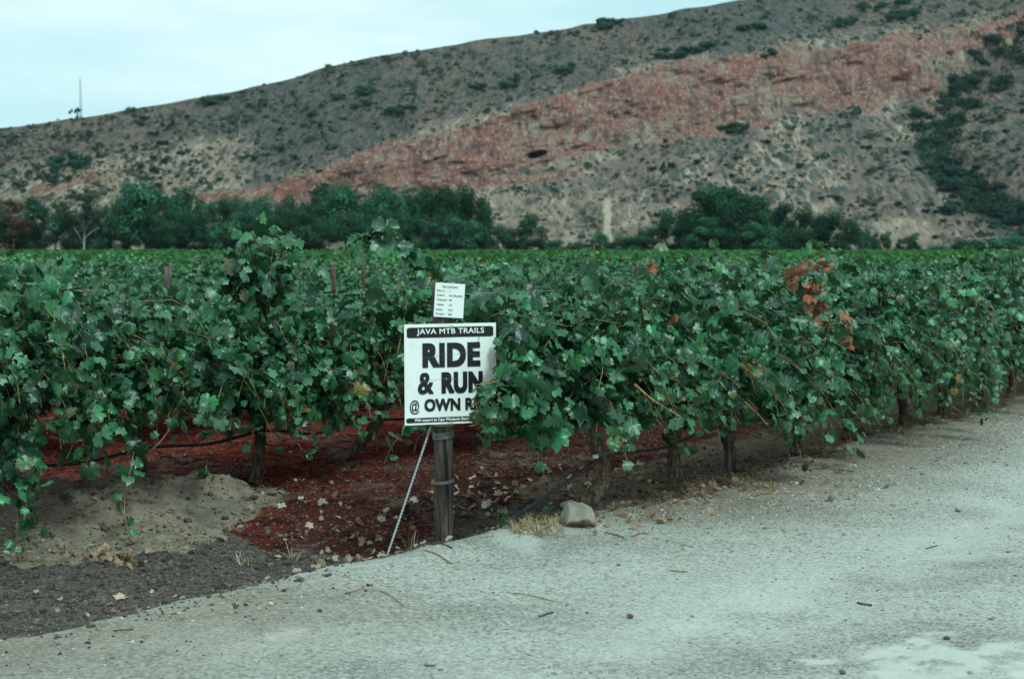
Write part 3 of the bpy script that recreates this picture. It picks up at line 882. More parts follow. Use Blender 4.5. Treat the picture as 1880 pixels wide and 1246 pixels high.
for i, (t, path, x0, x1, n, zt, lab) in enumerate(front_spec):
    rng = np.random.default_rng(100 + i)
    o, inv = vine_root(0, t, lab, GF)
    USED.append((0, t))
    lf = grow(rng, x0, x1, n, zt, .55, .75, low=(.50, .46, .36, .27, .23, .22, .22, .24)[i], sk0=-.30 if i == 0 else None)
    tm = trunk_mesh(rng, 'trunk', path, .05 if i == 0 else .043, .036, (.95 if i == 0 else .5, .5))
    link('trunk', tm, M['pale_vine_bark' if i == 0 else 'vine_bark'], o)
    if i == 0:
        # the long shoots that flop out in front of the sign and down to the right of it
        for k in range(24):
            ex, ey = rng.uniform(865, 1120), rng.uniform(690, 845)
            if ex < 915: ey = rng.uniform(715, 800)
            if ex > 1020: ey = min(ey, 835)
            sx, sy_ = ex + rng.uniform(60, 150), rng.uniform(655, 730)
            yy = 7.22 + (ex - 865) / 255 * .55 + rng.uniform(0, .45)
            if ex < 915: yy = rng.uniform(7.12, 7.25)
            lf.along(local(inv, [(sx, sy_, yy + .55), ((sx + ex) / 2, min(sy_, ey) - rng.uniform(0, 40), yy + .22), (ex, ey, yy)]), .055, .068, -1)
        for q in (((1030, 690, 7.9), (950, 690, 7.45), (885, 705, 7.2), (868, 745, 7.15)), ((1000, 720, 7.7), (930, 745, 7.35), (890, 770, 7.18)), ((1010, 790, 7.7), (930, 800, 7.4), (880, 790, 7.2)),
                  ((1060, 760, 7.9), (1000, 800, 7.6), (985, 862, 7.5)), ((1050, 780, 7.9), (960, 815, 7.5), (925, 835, 7.42)), ((1000, 760, 7.8), (920, 730, 7.4), (880, 722, 7.2))):
            lf.along(local(inv, q), .05, .070, -1)
        for k in range(15):
            ex, ey = rng.uniform(860, 900), rng.uniform(704, 788)
            lf.along(local(inv, [(ex + 120, ey - rng.uniform(-20, 40), 7.5), (ex + 50, ey - rng.uniform(5, 30), 7.22), (ex, ey, 7.12)]), .05, .064, -1)
        lf.along(local(inv, [(790, 770, 8.2), (755, 790, 8.2), (725, 810, 8.15), (705, 850, 8.1)]), .05, .066, -1)
        lf.along(local(inv, [(800, 790, 8.2), (770, 800, 8.2), (760, 830, 8.15)]), .05, .066, -1)
        lf.along(local(inv, [(796, 530, 8.0), (775, 495, 8.0), (745, 470, 8.0), (715, 452, 8.0), (680, 445, 8.0), (648, 450, 8.0), (640, 470, 8.0)]), .030, .070, -1, taper=.1, thick=.005, jit=.022)
        lf.along(local(inv, [(740, 470, 8.0), (750, 490, 8.0), (770, 510, 8.0)]), .05, .06, -1)
        lf.along(local(inv, [(720, 450, 8.0), (690, 440, 8.0), (650, 445, 8.0)]), .035, .068, -1)
        for k in range(12):      # upper wall by the post
            ex = rng.uniform(845, 1120); ey = rng.uniform(500, 690); yy = 7.95 + (ex - 840) / 300 * .6
            lf.along(local(inv, [(ex + 40, ey + 70, yy + .1), (ex + 10, ey + 20, yy), (ex - 20, ey, yy - .1)]), .055, .064, -1)
        fwd = inv.inverted(); keep = []
        for p in lf.d['pos']:           # no leaf hangs over the upper half of the sign
            w = fwd @ Vector(p); q = POST - np.array([w.x, w.y])
            keep.append(not (-.30 < w.x < -.075 + .10 * max(0, 1.02 - w.z) and w.y < 7.5 and w.z > .86) and not (-.30 < w.x < -.19 and w.y < 7.5 and w.z > .60))
        for kk in lf.d: lf.d[kk] = [v for v, ok in zip(lf.d[kk], keep) if ok]
        part_cane(o, inv, [(1165, 705, 7.9), (1200, 735, 7.85), (1250, 765, 7.82)], .007, .004)
        part_cane(o, inv, [(880, 835, 7.6), (905, 800, 7.5), (930, 760, 7.5)], .004, .003)
    if i == 1:
        lf.along(local(inv, [(1205, 560, 9.2), (1212, 500, 9.2), (1205, 448, 9.15)]), .05, .058, -1)
        for k in range(8):
            ex = rng.uniform(1120, 1330); ey = rng.uniform(700, 800); yy = 8.3 + rng.uniform(0, .3)
            lf.along(local(inv, [(ex + 60, ey - 90, yy + .4), (ex + 20, ey - 50, yy + .15), (ex, ey, yy)]), .055, .068, -1)
        lf.along(local(inv, [(1230, 760, 8.9), (1240, 810, 8.8), (1262, 845, 8.75)]), .045, .055, -1)
        part_cane(o, inv, [(1330, 712, 9.0), (1370, 740, 8.95), (1410, 780, 8.9)], .006, .004)
    if i == 2:
        lf.along(local(inv, [(1290, 560, 9.9), (1296, 500, 9.85), (1290, 462, 9.8)]), .05, .058, -1)
        for k in range(6):
            ex = rng.uniform(1280, 1470); ey = rng.uniform(690, 770); yy = 9.2 + rng.uniform(0, .3)
            lf.along(local(inv, [(ex + 50, ey - 90, yy + .4), (ex + 20, ey - 50, yy + .15), (ex, ey, yy)]), .055, .066, -1)
        lf.along(local(inv, [(1400, 740, 9.6), (1445, 790, 9.45), (1468, 825, 9.4), (1472, 862, 9.4)]), .045, .055, -1)
    if i == 3:
        for q in (((1400, 520, 10.6), (1405, 480, 10.6), (1410, 458, 10.5)), ((1470, 520, 10.8), (1475, 480, 10.75), (1480, 455, 10.7)), ((1510, 520, 11), (1515, 480, 11), (1505, 456, 10.9))):
            lf.along(local(inv, q), .05, .058, -1)
        lf.along(local(inv, [(1520, 740, 10.2), (1548, 790, 9.9), (1562, 830, 9.75), (1566, 852, 9.7)]), .045, .055, -1)
        dl = Leafer(rng)
        for q in (((1440, 505, 9.55), (1470, 500, 9.55), (1502, 492, 9.55), (1515, 512, 9.55)), ((1448, 512, 9.55), (1452, 530, 9.55)), ((1465, 535, 9.55), (1480, 535, 9.55), (1493, 545, 9.55)),
                  ((1482, 540, 9.55), (1492, 565, 9.5), (1496, 590, 9.5), (1490, 612, 9.5)), ((1488, 560, 9.5), (1498, 600, 9.5), (1510, 606, 9.5)), ((1545, 590, 9.7), (1552, 612, 9.7)), ((1548, 628, 9.7), (1543, 648, 9.7))):
            dl.along(local(inv, q), .014, .046, -1, dead=1, jit=.018)
        link('withered_foliage', dl.foliage('withered_foliage', 0), M['dry_leaf'], o)
    if i == 6:
        part_cane(o, inv, [(1690, 688, 12.6), (1735, 735, 11.9), (1785, 770, 11.4)], .006, .004)
        lf.along(local(inv, [(1780, 764, 11.45), (1792, 775, 11.35)]), .04, .04, -1, cane=False)
    if i in (4, 5):
        lf.along(local(inv, [(1600 + i * 20, 700, 11.2 + i * .3), (1600 + i * 18, 740, 11 + i * .3), (1610 + i * 17, 775, 10.9 + i * .3)]), .05, .05, -1)
    finish(o, lf, 0)
    if i == 1:
        dl = Leafer(rng)
        dl.along(local(inv, [(1180, 492, 9.0), (1186, 512, 9.0)]), .025, .04, -1, dead=1, jit=.015)
        dl.along(local(inv, [(1228, 590, 8.7), (1222, 610, 8.7)]), .025, .04, -1, dead=1, jit=.015)
        link('withered_foliage', dl.foliage('withered_foliage', 0), M['dry_leaf'], o)

# ---- second row, close vines
second_spec = [
    (-2.95, -.5, .5, 34, 1.34, [(0, 0, 0), (0, 0, .3), (0, 0, .6)], 'grapevine cut by the left edge of the picture in the second row'),
    (-1.98, -.48, .46, 38, 1.40, [(0, 0, 0), (.03, 0, .3), (0, 0, .6)], 'grapevine at the left with a leafy shoot trailing down the sandy bank'),
    (-1.0, -.46, .44, 34, 1.22, [(0, 0, 0), (-.03, 0, .3), (0, 0, .6)], 'grapevine standing in the sandy bank, with pale leaves and a bent bare cane low down'),
    (0.0, -.44, .46, 38, 1.36, [(-.03, 0, 0), (.02, 0, .25), (.0, 0, .58)], 'grapevine at the right end of the sandy bank, with tall bushy shoots above the row'),
    (1.0, -.44, .46, 36, 1.30, [(-.12, .12, 0), (.02, 0, .14), (.14, -.12, .36), (.20, -.05, .60)], 'grapevine with a dark slanting trunk standing in the red mulch left of the sign'),
    (2.0, -.46, .5, 36, 1.40, [(0, 0, 0), (.02, 0, .3), (0, 0, .6)], 'grapevine of the second row directly behind the sign post'),
    (3.0, -.5, .55, 34, 1.42, [(0, 0, 0), (.02, 0, .3), (0, 0, .6)], 'second row grapevine just right of the sign post, mostly behind the front row'),
]
for i, (t, x0, x1, n, zt, path, lab) in enumerate(second_spec):
    rng = np.random.default_rng(300 + i)
    o, inv = vine_root(1, t, lab, GS)
    USED.append((1, t))
    lf = grow(rng, x0, x1, n, zt, .5, .68, low=.38 if i < 4 else .52)
    link('trunk', trunk_mesh(rng, 'trunk', path, .045, .036), M['vine_bark'], o)
    if i == 1:
        for q in (((70, 800, 7.9), (50, 870, 7.6), (45, 950, 7.45), (50, 1010, 7.4), (62, 1040, 7.38)), ((20, 820, 7.8), (35, 900, 7.5), (30, 980, 7.42), (38, 1030, 7.4)), ((10, 800, 7.9), (60, 860, 7.55), (45, 930, 7.45))):
            lf.along(local(inv, q), .032, .052, -1)
        for k in range(10):
            ex = rng.uniform(-60, 180); ey = rng.uniform(760, 880); yy = 7.6 + rng.uniform(0, .4)
            lf.along(local(inv, [(ex + 30, ey - 110, yy + .4), (ex + 20, ey - 50, yy + .15), (ex, ey, yy)]), .055, .066, -1)
    if i == 2:
        lf.along(local(inv, [(250, 800, 8.3), (240, 860, 8.05), (228, 900, 7.95)]), .045, .060, -1)
        lf.along(local(inv, [(222, 930, 7.95), (232, 960, 7.92), (236, 990, 7.92)]), .04, .035, -1)
        part_cane(o, inv, [(235, 880, 8.0), (228, 930, 7.95), (236, 985, 7.92), (255, 1005, 7.95)], .004, .003)
        part_cane(o, inv, [(255, 840, 8.3), (290, 815, 8.25), (320, 775, 8.3)], .006, .004)
        part_cane(o, inv, [(90, 800, 8.0), (140, 812, 8.0), (170, 790, 8.05)], .005, .004)
        for k in range(12):
            ex = rng.uniform(150, 400); ey = rng.uniform(740, 850); yy = 8.2 + rng.uniform(0, .45)
            lf.along(local(inv, [(ex + 30, ey - 110, yy + .4), (ex + 20, ey - 50, yy + .15), (ex, ey, yy)]), .055, .068, -1)
        lf.along(local(inv, [(130, 830, 7.95), (150, 845, 7.9), (170, 835, 7.95)]), .05, .085, -1)
        lf.along(local(inv, [(380, 850, 8.5), (375, 880, 8.4), (385, 890, 8.4)]), .04, .045, -1)
    if i == 3:
        for k in range(30):      # the tall crown of shoots above this vine
            ex = rng.uniform(408, 530); ey = rng.uniform(422, 470); yy = 9.4 + rng.uniform(0, .5)
            if ex < 440: ey += 22
            bx = 455 + (ex - 470) * .9
            lf.along(local(inv, [(bx, 640, yy + .1), ((bx + ex) / 2, 540, yy), (ex, ey, yy)]), .048, .066, -1, taper=.15)
        for k in range(10):
            ex = rng.uniform(420, 560); ey = rng.uniform(700, 830); yy = 9.1 + rng.uniform(0, .4)
            if ex > 520: ey = min(ey, 760)
            lf.along(local(inv, [(ex + 20, ey - 110, yy + .4), (ex + 10, ey - 50, yy + .15), (ex, ey, yy)]), .055, .066, -1)
        lf.along(local(inv, [(530, 770, 9.2), (540, 800, 9.15), (555, 825, 9.1)]), .04, .055, -1)
        lf.along(local(inv, [(560, 838, 9.3), (572, 845, 9.3), (580, 838, 9.3)]), .03, .04, -1, cane=False)
    if i == 4:
        for k in range(8):
            ex = rng.uniform(590, 750); ey = rng.uniform(620, 720); yy = 9.8 + rng.uniform(0, .4)
            lf.along(local(inv, [(ex + 20, ey - 110, yy + .4), (ex + 10, ey - 50, yy + .15), (ex, ey, yy)]), .055, .066, -1)
    finish(o, lf, 0)

# ---- the other single vines: copies of a few grown ones
def grown_kind(seed, lod, n, size, step):
    rng = np.random.default_rng(seed)
    lf = grow(rng, -.46, .46, n, 1.43 + rng.uniform(-.10, .12), .5, .6, size, step, low=.35)
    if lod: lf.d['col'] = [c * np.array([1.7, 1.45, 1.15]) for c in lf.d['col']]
    return (lf.foliage('foliage', lod), trunk_mesh(rng, 'trunk', [(0, 0, 0), (rng.normal(0, .05), 0, .3), (0, 0, .6)], .045, .036), lf.cane_mesh('cane_growth', 3))
KN = [grown_kind(500 + i, 0, 32, .062, .057) for i in range(4)]
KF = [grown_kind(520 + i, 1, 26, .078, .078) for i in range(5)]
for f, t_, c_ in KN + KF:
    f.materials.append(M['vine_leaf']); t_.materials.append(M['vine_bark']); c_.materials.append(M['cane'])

cand = []; wide = []
for k in range(0, 62):
    for t in np.arange(-40, 260, 1.03):
        if k == 0 and t < 8.9: continue
        if k == 1 and -3.4 < t < 3.5: continue
        if k == 0: tt = t
        p = row_point(k, t + (k * .37 % 1.0))
        if p[1] < 6 or p[1] > 178: continue
        u = p[0] / p[1]
        if abs(u) > .58: continue
        if abs(u) > .36 + .9 / p[1]: wide.append((math.hypot(*p), k, p)); continue
        cand.append((math.hypot(*p), k, p))
cand.sort(key=lambda a: a[0])
NEAR = 262
rv = random.Random(5)
rowname = {0: ('leafy grapevine far along the front row, towards the right edge of the picture', 'far grapevines of the front row'),
           1: ('grapevine of the second row, showing its top above the front row', 'grapevines of the second row behind the front row'),
           2: ('grapevine of the third row, seen above the second row', 'grapevines of the third row'),
           3: ('grapevine of the fourth row, only its leafy top seen', 'grapevines of the fourth row'),
           4: ('grapevine of the fifth row, only its leafy top seen', 'grapevines of the fifth row')}
for d_, k, p in cand[:NEAR]:
    lab, grp = rowname.get(k, ('leafy grapevine top in the rows beyond the fifth row, well short of the trees', 'grapevines beyond the fifth row'))
    o = empty('grapevine', (p[0], p[1], gz(p[0], p[1]) - .01), ROW_RZ + (math.pi if rv.random() < .5 else 0))
    s_ = rv.uniform(.88, 1.07) + .04 if k == 0 else rv.uniform(.86, 1.04) if k == 1 else rv.uniform(.78, .97); o.scale = (1, 1, s_)
    tag(o, lab, 'grapevine', grp)
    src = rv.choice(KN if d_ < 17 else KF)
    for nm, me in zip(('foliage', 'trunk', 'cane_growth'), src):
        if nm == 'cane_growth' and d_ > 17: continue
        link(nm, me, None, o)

def far_rows():
    rng = np.random.default_rng(77)
    L = {k: [] for k in ('pos', 'nrm', 'tip', 'size', 'col', 'rim')}
    for d_, k, p in cand[NEAR:] + wide:
        if d_ < 45: n, s = 110, .095
        elif d_ < 80: n, s = 60, .135
        else: n, s = 30, .21
        x = rng.uniform(-.55, .55, n); a = rng.uniform(0, 2 * np.pi, n)
        vig = fbm(np.array([p[0] * .23]), np.array([p[1] * .23]), 5, 3)[0]
        rr = np.sqrt(rng.uniform(.3, 1, n)); y = np.cos(a) * rr * .36; z = .90 + np.sin(a) * rr * (.38 + .25 * (vig - .5)) + rng.normal(0, .05, n)
        tall = rng.random(n) < .03; z[tall] += rng.uniform(.05, .18, tall.sum())
        L['pos'].append(np.stack([p[0] + D[0] * x + N[0] * y, p[1] + D[1] * x + N[1] * y, z], -1))
        L['nrm'].append(np.stack([N[0] * np.cos(a), N[1] * np.cos(a), np.sin(a) * .8 + .45], -1) + rng.normal(0, .4, (n, 3)))
        L['tip'].append(np.stack([rng.normal(0, .6, n), rng.normal(0, .6, n), -np.ones(n)], -1))
        L['size'].append(s * rng.uniform(.7, 1.2, n))
        c = np.array([.040, .150, .046]) * rng.uniform(.55, 1.3, (n, 1)) * (.8 + .4 * vig)
        yl = rng.random(n) < .05; c[yl] = np.array([.14, .13, .03])
        L['col'].append(c); L['rim'].append(c * 1.1)
    L = {k: np.concatenate(v) for k, v in L.items()}
    o = link('vineyard_rows', leaves_mesh('vineyard_rows', L, 2, rng), M['far_leaf'])
    tag(o, 'green vine rows running far back to the foot of the trees', 'vineyard', kind='stuff')
far_rows()

# ------------------------------------------------------------------ sign post, signs, wires
def rough_post(name, P, r, m, parent=None, n=20, rings=24, seed=1):
    rng = np.random.default_rng(seed)
    P = np.array([np.array(P[0]) + (np.array(P[1]) - np.array(P[0])) * t for t in np.linspace(0, 1, rings)])
    V, F = tube(P, r, n)
    a = np.arange(len(V)) % n; i = np.arange(len(V)) // n
    c = P[i]; off = V - c
    V = c + off * (1 + .03 * np.sin(a * 1.7 + 1) + .025 * np.sin(a * 4.1) + rng.normal(0, .012, len(V)))[:, None]
    b = MB(); b.add(V, F)
    return link(name, b.mesh(name), m, parent)

PB = np.array([POST[0], POST[1], gz(*POST)])
ptop = at(811.5, 519, 7.47)
post = empty('sign_post', (PB[0], PB[1], PB[2]))
tag(post, 'weathered round wooden post at the end of the front vine row, carrying both signs', 'post')
PT = np.array([ptop.x, ptop.y, ptop.z]) - PB
rough_post('pole', [(0, 0, -.3), PT], .0510, M['post_wood'], post, seed=3)
def wrap(zc, turns, r, pitch, name):
    P = []
    for a in np.linspace(0, turns * 2 * np.pi, turns * 26):
        ax = PT * (zc / PT[2])
        P.append((ax[0] + r * math.cos(a), ax[1] + r * math.sin(a), zc + pitch * a / (2 * np.pi) + .006 * math.sin(a * 1.0 + 1)))
    b = MB(); b.add(*tube(P, .0022, 5)); link(name, b.mesh(name), M['wire'], post)
def zpx(py): return at(815, py, 7.42).z - PB[2]
wrap(zpx(806), 4, .055, .009, 'wire_wrap'); wrap(zpx(889), 2, .055, .009, 'wire_wrap')

# guy wire
gp0 = at(791, 783, 7.42); ge = POST - D * .47; gp1 = Vector((ge[0], ge[1], gz(*ge) - .03))
def guy():
    b = MB(); n = 260
    A, B = np.array(gp0), np.array(gp1); ax = (B - A) / np.linalg.norm(B - A)
    u = np.cross(ax, [0, 0, 1]); u /= np.linalg.norm(u); v = np.cross(ax, u)
    for ph in (0, math.pi):
        P = [A + (B - A) * t + (.0034 * (math.cos(ph + t * 130) * u + math.sin(ph + t * 130) * v)) for t in np.linspace(0, 1, n)]
        b.add(*tube(P, .0035, 6))
    # turns about the post just under the sign
    P = []
    for a in np.linspace(0, 2 * 2 * np.pi, 50):
        c = PB + PT * ((gp0.z - PB[2]) / PT[2])
        P.append((c[0] + .053 * math.cos(a), c[1] + .053 * math.sin(a), gp0.z + .006 * a / 6.28))
    b.add(*tube(P, .003, 5))
    tag(link('guy_wire', b.mesh('guy_wire'), M['wire']), 'twisted steel guy wire slanting from the sign post down to the ground', 'wire')
guy()

def text_mesh(name, body, size, off=0.0, sx=1.0, align='CENTER', ext=.0006, space=1.0, shear=0):
    cu = bpy.data.curves.new(name, 'FONT')
    cu.body = body; cu.size = size; cu.offset = off; cu.align_x = align; cu.align_y = 'BOTTOM_BASELINE'
    cu.extrude = ext; cu.space_character = space; cu.resolution_u = 4; cu.shear = shear
    ob = bpy.data.objects.new(name, cu); COL.objects.link(ob)
    dg = C.evaluated_depsgraph_get(); dg.update()
    me = bpy.data.meshes.new_from_object(ob.evaluated_get(dg))
    bpy.data.objects.remove(ob); bpy.data.curves.remove(cu)
    me.name = name
    me.transform(Matrix.Diagonal((sx, 1, 1, 1)))
    return me

def fit(me, x0, x1, y0, y1):
    """scale flat lettering into a box"""
    v = np.empty(len(me.vertices) * 3); me.vertices.foreach_get('co', v); v = v.reshape(-1, 3)
    a, b = v.min(0), v.max(0)
    v[:, 0] = x0 + (v[:, 0] - a[0]) / (b[0] - a[0]) * (x1 - x0)
    v[:, 1] = y0 + (v[:, 1] - a[1]) / (b[1] - a[1]) * (y1 - y0)
    me.vertices.foreach_set('co', v.ravel()); me.update()
    return me

def rounded(w, h, r, n=6):
    P = []
    for cx, cy, a0 in ((w - r, h - r, 0), (r, h - r, 90), (r, r, 180), (w - r, r, 270)):
        for a in np.linspace(a0, a0 + 90, n): P.append((cx + r * math.cos(R(a)), cy + r * math.sin(R(a))))
    return np.array(P)
def plate(P, z0, z1):
    n = len(P)
    V = np.concatenate([np.c_[P, np.full(n, z0)], np.c_[P, np.full(n, z1)]])
    q = np.array([[i, (i + 1) % n, n + (i + 1) % n, n + i] for i in range(n)])
    return V, [q, np.array([list(range(n))[::-1], list(range(n, 2 * n))])]

# big sign: local x right, y up, z out of the face
def to_face(o, origin, xdir, roll=0.0):
    x = Vector(xdir).normalized(); z = x.cross(Vector((0, 0, 1))).normalized(); y = Vector((0, 0, 1))
    m = Matrix((x, y, z)).transposed().to_4x4()
    m = Matrix.Translation(origin) @ m @ Matrix.Rotation(roll, 4, 'Z')
    o.matrix_world = m
TH = R(17)
BW, BH = .492, .522
sg = empty('warning_sign')
bl = at(743.5, 781, 7.295)
to_face(sg, bl, (math.cos(TH), math.sin(TH), 0), R(.25))
tag(sg, 'large white square sign with bold black lettering for riders and runners on the post', 'sign')
def board(name, w, h, th, m, parent, bend=.006, nx=14, ny=14):
    xs = np.linspace(0, w, nx); ys = np.linspace(0, h, ny); X, Y = np.meshgrid(xs, ys)
    Zf = bend * np.sin(X / w * 5.3 + .6) * (Y / h - .4)
    n = nx * ny
    V = np.concatenate([np.stack([X, Y, Zf], -1).reshape(-1, 3), np.stack([X, Y, Zf - th], -1).reshape(-1, 3)])
    i, j = np.meshgrid(np.arange(ny - 1), np.arange(nx - 1), indexing='ij')
    q = np.stack([i * nx + j, i * nx + j + 1, (i + 1) * nx + j + 1, (i + 1) * nx + j], -1).reshape(-1, 4)
    rim = np.concatenate([np.arange(nx), nx - 1 + nx * np.arange(1, ny), (ny - 1) * nx + np.arange(nx - 2, -1, -1), nx * np.arange(ny - 2, 0, -1)])
    k = len(rim); rq = np.array([[rim[a], rim[(a + 1) % k], rim[(a + 1) % k] + n, rim[a] + n] for a in range(k)])[:, ::-1]
    return link(name, mesh(name, V, [q, q[:, ::-1] + n, rq], None, False), m, parent)
BEND = lambda X, Y: .006 * np.sin(X / BW * 5.3 + .6) * (Y / BH - .4)
board('board', BW, BH, .004, M['sign'], sg)
def on_board(me, lift):
    v = np.empty(len(me.vertices) * 3); me.vertices.foreach_get('co', v); v = v.reshape(-1, 3)
    v[:, 2] = v[:, 2] + BEND(v[:, 0], v[:, 1]) + lift
    me.vertices.foreach_set('co', v.ravel()); me.update(); return me
def band(x0, x1, y0, y1, r, name):
    nx = 40; xs = np.linspace(x0, x1, nx)
    def rr(x):
        e = min(x - x0, x1 - x); return 0 if e >= r else r - math.sqrt(max(0, r * r - (r - e) ** 2))
    V, F = [], []
    for x in xs:
        c = rr(x)
        for y in (y0 + c, (y0 + y1) / 2, y1 - c): V.append((x, y, 0))
    for i in range(nx - 1):
        for j in range(2): a = i * 3 + j; F.append((a, a + 3, a + 4, a + 1))
    me = mesh(name, np.array(V), np.array(F), None, False)
    link(name, on_board(me, .0018), M['black_ink'], sg)
sxp, syp = BW / 166.0, BH / 185.0     # sign pixels to metres
def box(px0, px1, py0, py1):           # photo pixels on the sign (top-left 746,597)
    return (px0 - 745) * sxp, (px1 - 745) * sxp, (782 - py1) * syp, (782 - py0) * syp
band(*box(749.5, 906, 603, 622), .006, 'header_band')
band(*box(747.5, 906, 769, 778), .003, 'footer_band')
for body, bx, off, m, nm, lift, bold in (
        ('JAVA MTB TRAILS', box(767, 889, 605.5, 618.5), .0, 'white_ink', 'lettering', .0030, .0005),
        ('RIDE', box(777, 882, 632, 677), .02, 'black_ink', 'lettering', .0020, .0054),
        ('&', box(768.5, 797, 686, 726), .01, 'black_ink', 'lettering', .0020, .0026),
        ('RUN', box(811, 886, 686, 726), .02, 'black_ink', 'lettering', .0020, .0046),
        ('OWN RISK', box(780, 904, 734.5, 758), .010, 'black_ink', 'lettering', .0020, .0025),
        ('@', box(754, 771, 736, 762), .004, 'black_ink', 'lettering', .0020, .0004),
        ('With support by Cape Winelands District Municipality', box(762, 894, 770.5, 777), .004, 'white_ink', 'lettering', .0030, .0004)):
    me = text_mesh(nm, body, .1, off * .1, space=1.12 if bold > .003 else 1.04)
    fit(me, bx[0] + bold, bx[1] - bold, bx[2] + bold, bx[3] - bold)
    bm_ = bmesh.new()
    for q, (dx, dy) in enumerate(((0, 0), (bold, bold), (-bold, bold), (bold, -bold), (-bold, -bold), (bold, 0), (-bold, 0))):
        if q and not bold: break
        m2 = me.copy(); m2.transform(Matrix.Translation((dx, dy, .00007 * q))); bm_.from_mesh(m2); bpy.data.meshes.remove(m2)
    bm_.to_mesh(me); bm_.free()
    link(nm, on_board(me, lift), M[m], sg)
# fine scratches over the big letters
b = MB()
for pts in (((777, 660), (800, 657), (815, 652), (835, 654), (850, 651), (868, 655), (882, 660)), ((815, 660), (825, 664), (835, 662)), ((772, 703), (790, 700), (820, 698), (840, 699))):
    P = spline([((px - 745) * sxp, (782 - py) * syp, float(BEND((px - 745) * sxp, (782 - py) * syp)) + .0032) for px, py in pts], 6)
    b.add(*tube(P, .0005, 4))
link('scratch', b.mesh('scratch'), M['grey_ink'], sg)
b = MB()
for px, py in ((826, 600), (831, 600), (824, 779), (829, 779)):
    x, y = (px - 745) * sxp, (782 - py) * syp
    V, F = plate(rounded(.006, .006, .0029) + [x - .003, y - .003], float(BEND(x, y)), float(BEND(x, y)) + .003); b.add(V, F)
link('staple', b.mesh('staple'), M['wire'], sg)

# small sign
ss = empty('block_sign')
sl = at(796, 581, 7.395)
to_face(ss, sl, (math.cos(R(9)), math.sin(R(9)), 0), R(-3.8))
tag(ss, 'small white paper-sized notice with faint printed lines at the top of the post', 'sign')
SW, SH = .155, .178
def BEND2(X, Y): return X * 0
board('board', SW, SH, .003, M['sign'], ss, bend=0.0)
ux, uy = SW / 835.0, SH / 960.0
def sbox(a0, a1, b0, b1): return a0 * ux, a1 * ux, (960 - b1) * uy, (960 - b0) * uy
rows = [('Blok nr.', 60, 290, 190, 240, '1', 405, 420), ('Kultivar', 70, 275, 315, 365, 'Rooi Muskadel', 405, 770), ('Onderstok', 70, 350, 445, 495, 'R99', 405, 490),
        ('Hektaar', 70, 275, 580, 630, '1.30', 405, 500), ('Stokke', 60, 235, 720, 770, '3642', 405, 520), ('Plantjaar', 60, 305, 845, 900, '2007', 405, 525)]
link('lettering', fit(text_mesh('lettering', 'Van Loveren', .1, .0008), *sbox(185, 625, 60, 130)), M['grey_ink'], ss, (0, 0, .0012))
for a, x0, x1, y0, y1, b_, x2, x3 in rows:
    for tx, p0, p1 in ((a, x0, x1), (b_, x2, x3)):
        link('lettering', fit(text_mesh('lettering', tx, .1, .0008), *sbox(p0, p1, y0, y1)), M['grey_ink'], ss, (0, 0, .0012))

def run_wire(name, k, t0, t1, z, r, m, label, cat, sag=0.0, wig=.0, y=0.0, start=None, step=.35, group=None, seed=0):
    rng = np.random.default_rng(seed)
    P = [] if start is None else [np.array(q) for q in start]
    for t in np.arange(t0, t1, step):
        p = row_point(k, t) + N * (y + rng.normal(0, wig))
        P.append((p[0], p[1], z + gz(*p) * .0 - sag * abs(math.sin(t * math.pi)) + rng.normal(0, wig)))
    b = MB(); b.add(*tube(spline(P, 4), r, 7))
    o = link(name, b.mesh(name), m); tag(o, label, cat, group); return o
pw = at(812, 541, 7.42)
run_wire('trellis_wire', 0, .5, 24, 1.315, .0013, M['wire'], 'thin trellis wire running from behind the small notice along the front row', 'wire', start=[tuple(pw)], y=-.06)
run_wire('trellis_wire', 0, .5, 24, .72, .0022, M['wire'], 'low trellis wire tied to the post under the big sign, carrying the front row', 'wire', start=[tuple(at(815, 770, 7.47))])
run_wire('trellis_wire', 1, -4, 20, 1.22, .0015, M['wire'], 'trellis wire carrying the second row of vines', 'wire', y=.05)
hs = [tuple(at(925, 965, 7.75)), tuple(at(960, 938, 7.85)), tuple(at(1010, 905, 8.05)), tuple(at(1060, 870, 8.25)), tuple(at(1095, 845, 8.42)), tuple(at(1135, 832, 8.5)), tuple(at(1220, 820, 9.3))]
h1 = run_wire('irrigation_hose', 0, 2.9, 22, .33, .010, M['hose'], 'black irrigation hose rising from the dry grass to the bent vine trunk', 'hose', sag=.05, wig=.012, start=hs, step=.5)
c_ = at(1092, 842, 8.39)
b = MB(); b.add(*tube([c_ + Vector((-.012, -.004, .012)), c_ + Vector((.02, -.004, .017))], [.013, .013], 8)); link('hose_tag', b.mesh('hose_tag'), M['white_ink'], h1)
run_wire('irrigation_hose', 1, -4, 20, .29, .011, M['hose'], 'black irrigation hose hung low along the second row above the red mulch', 'hose', sag=.05, wig=.012, y=-.06, step=.5, seed=4)

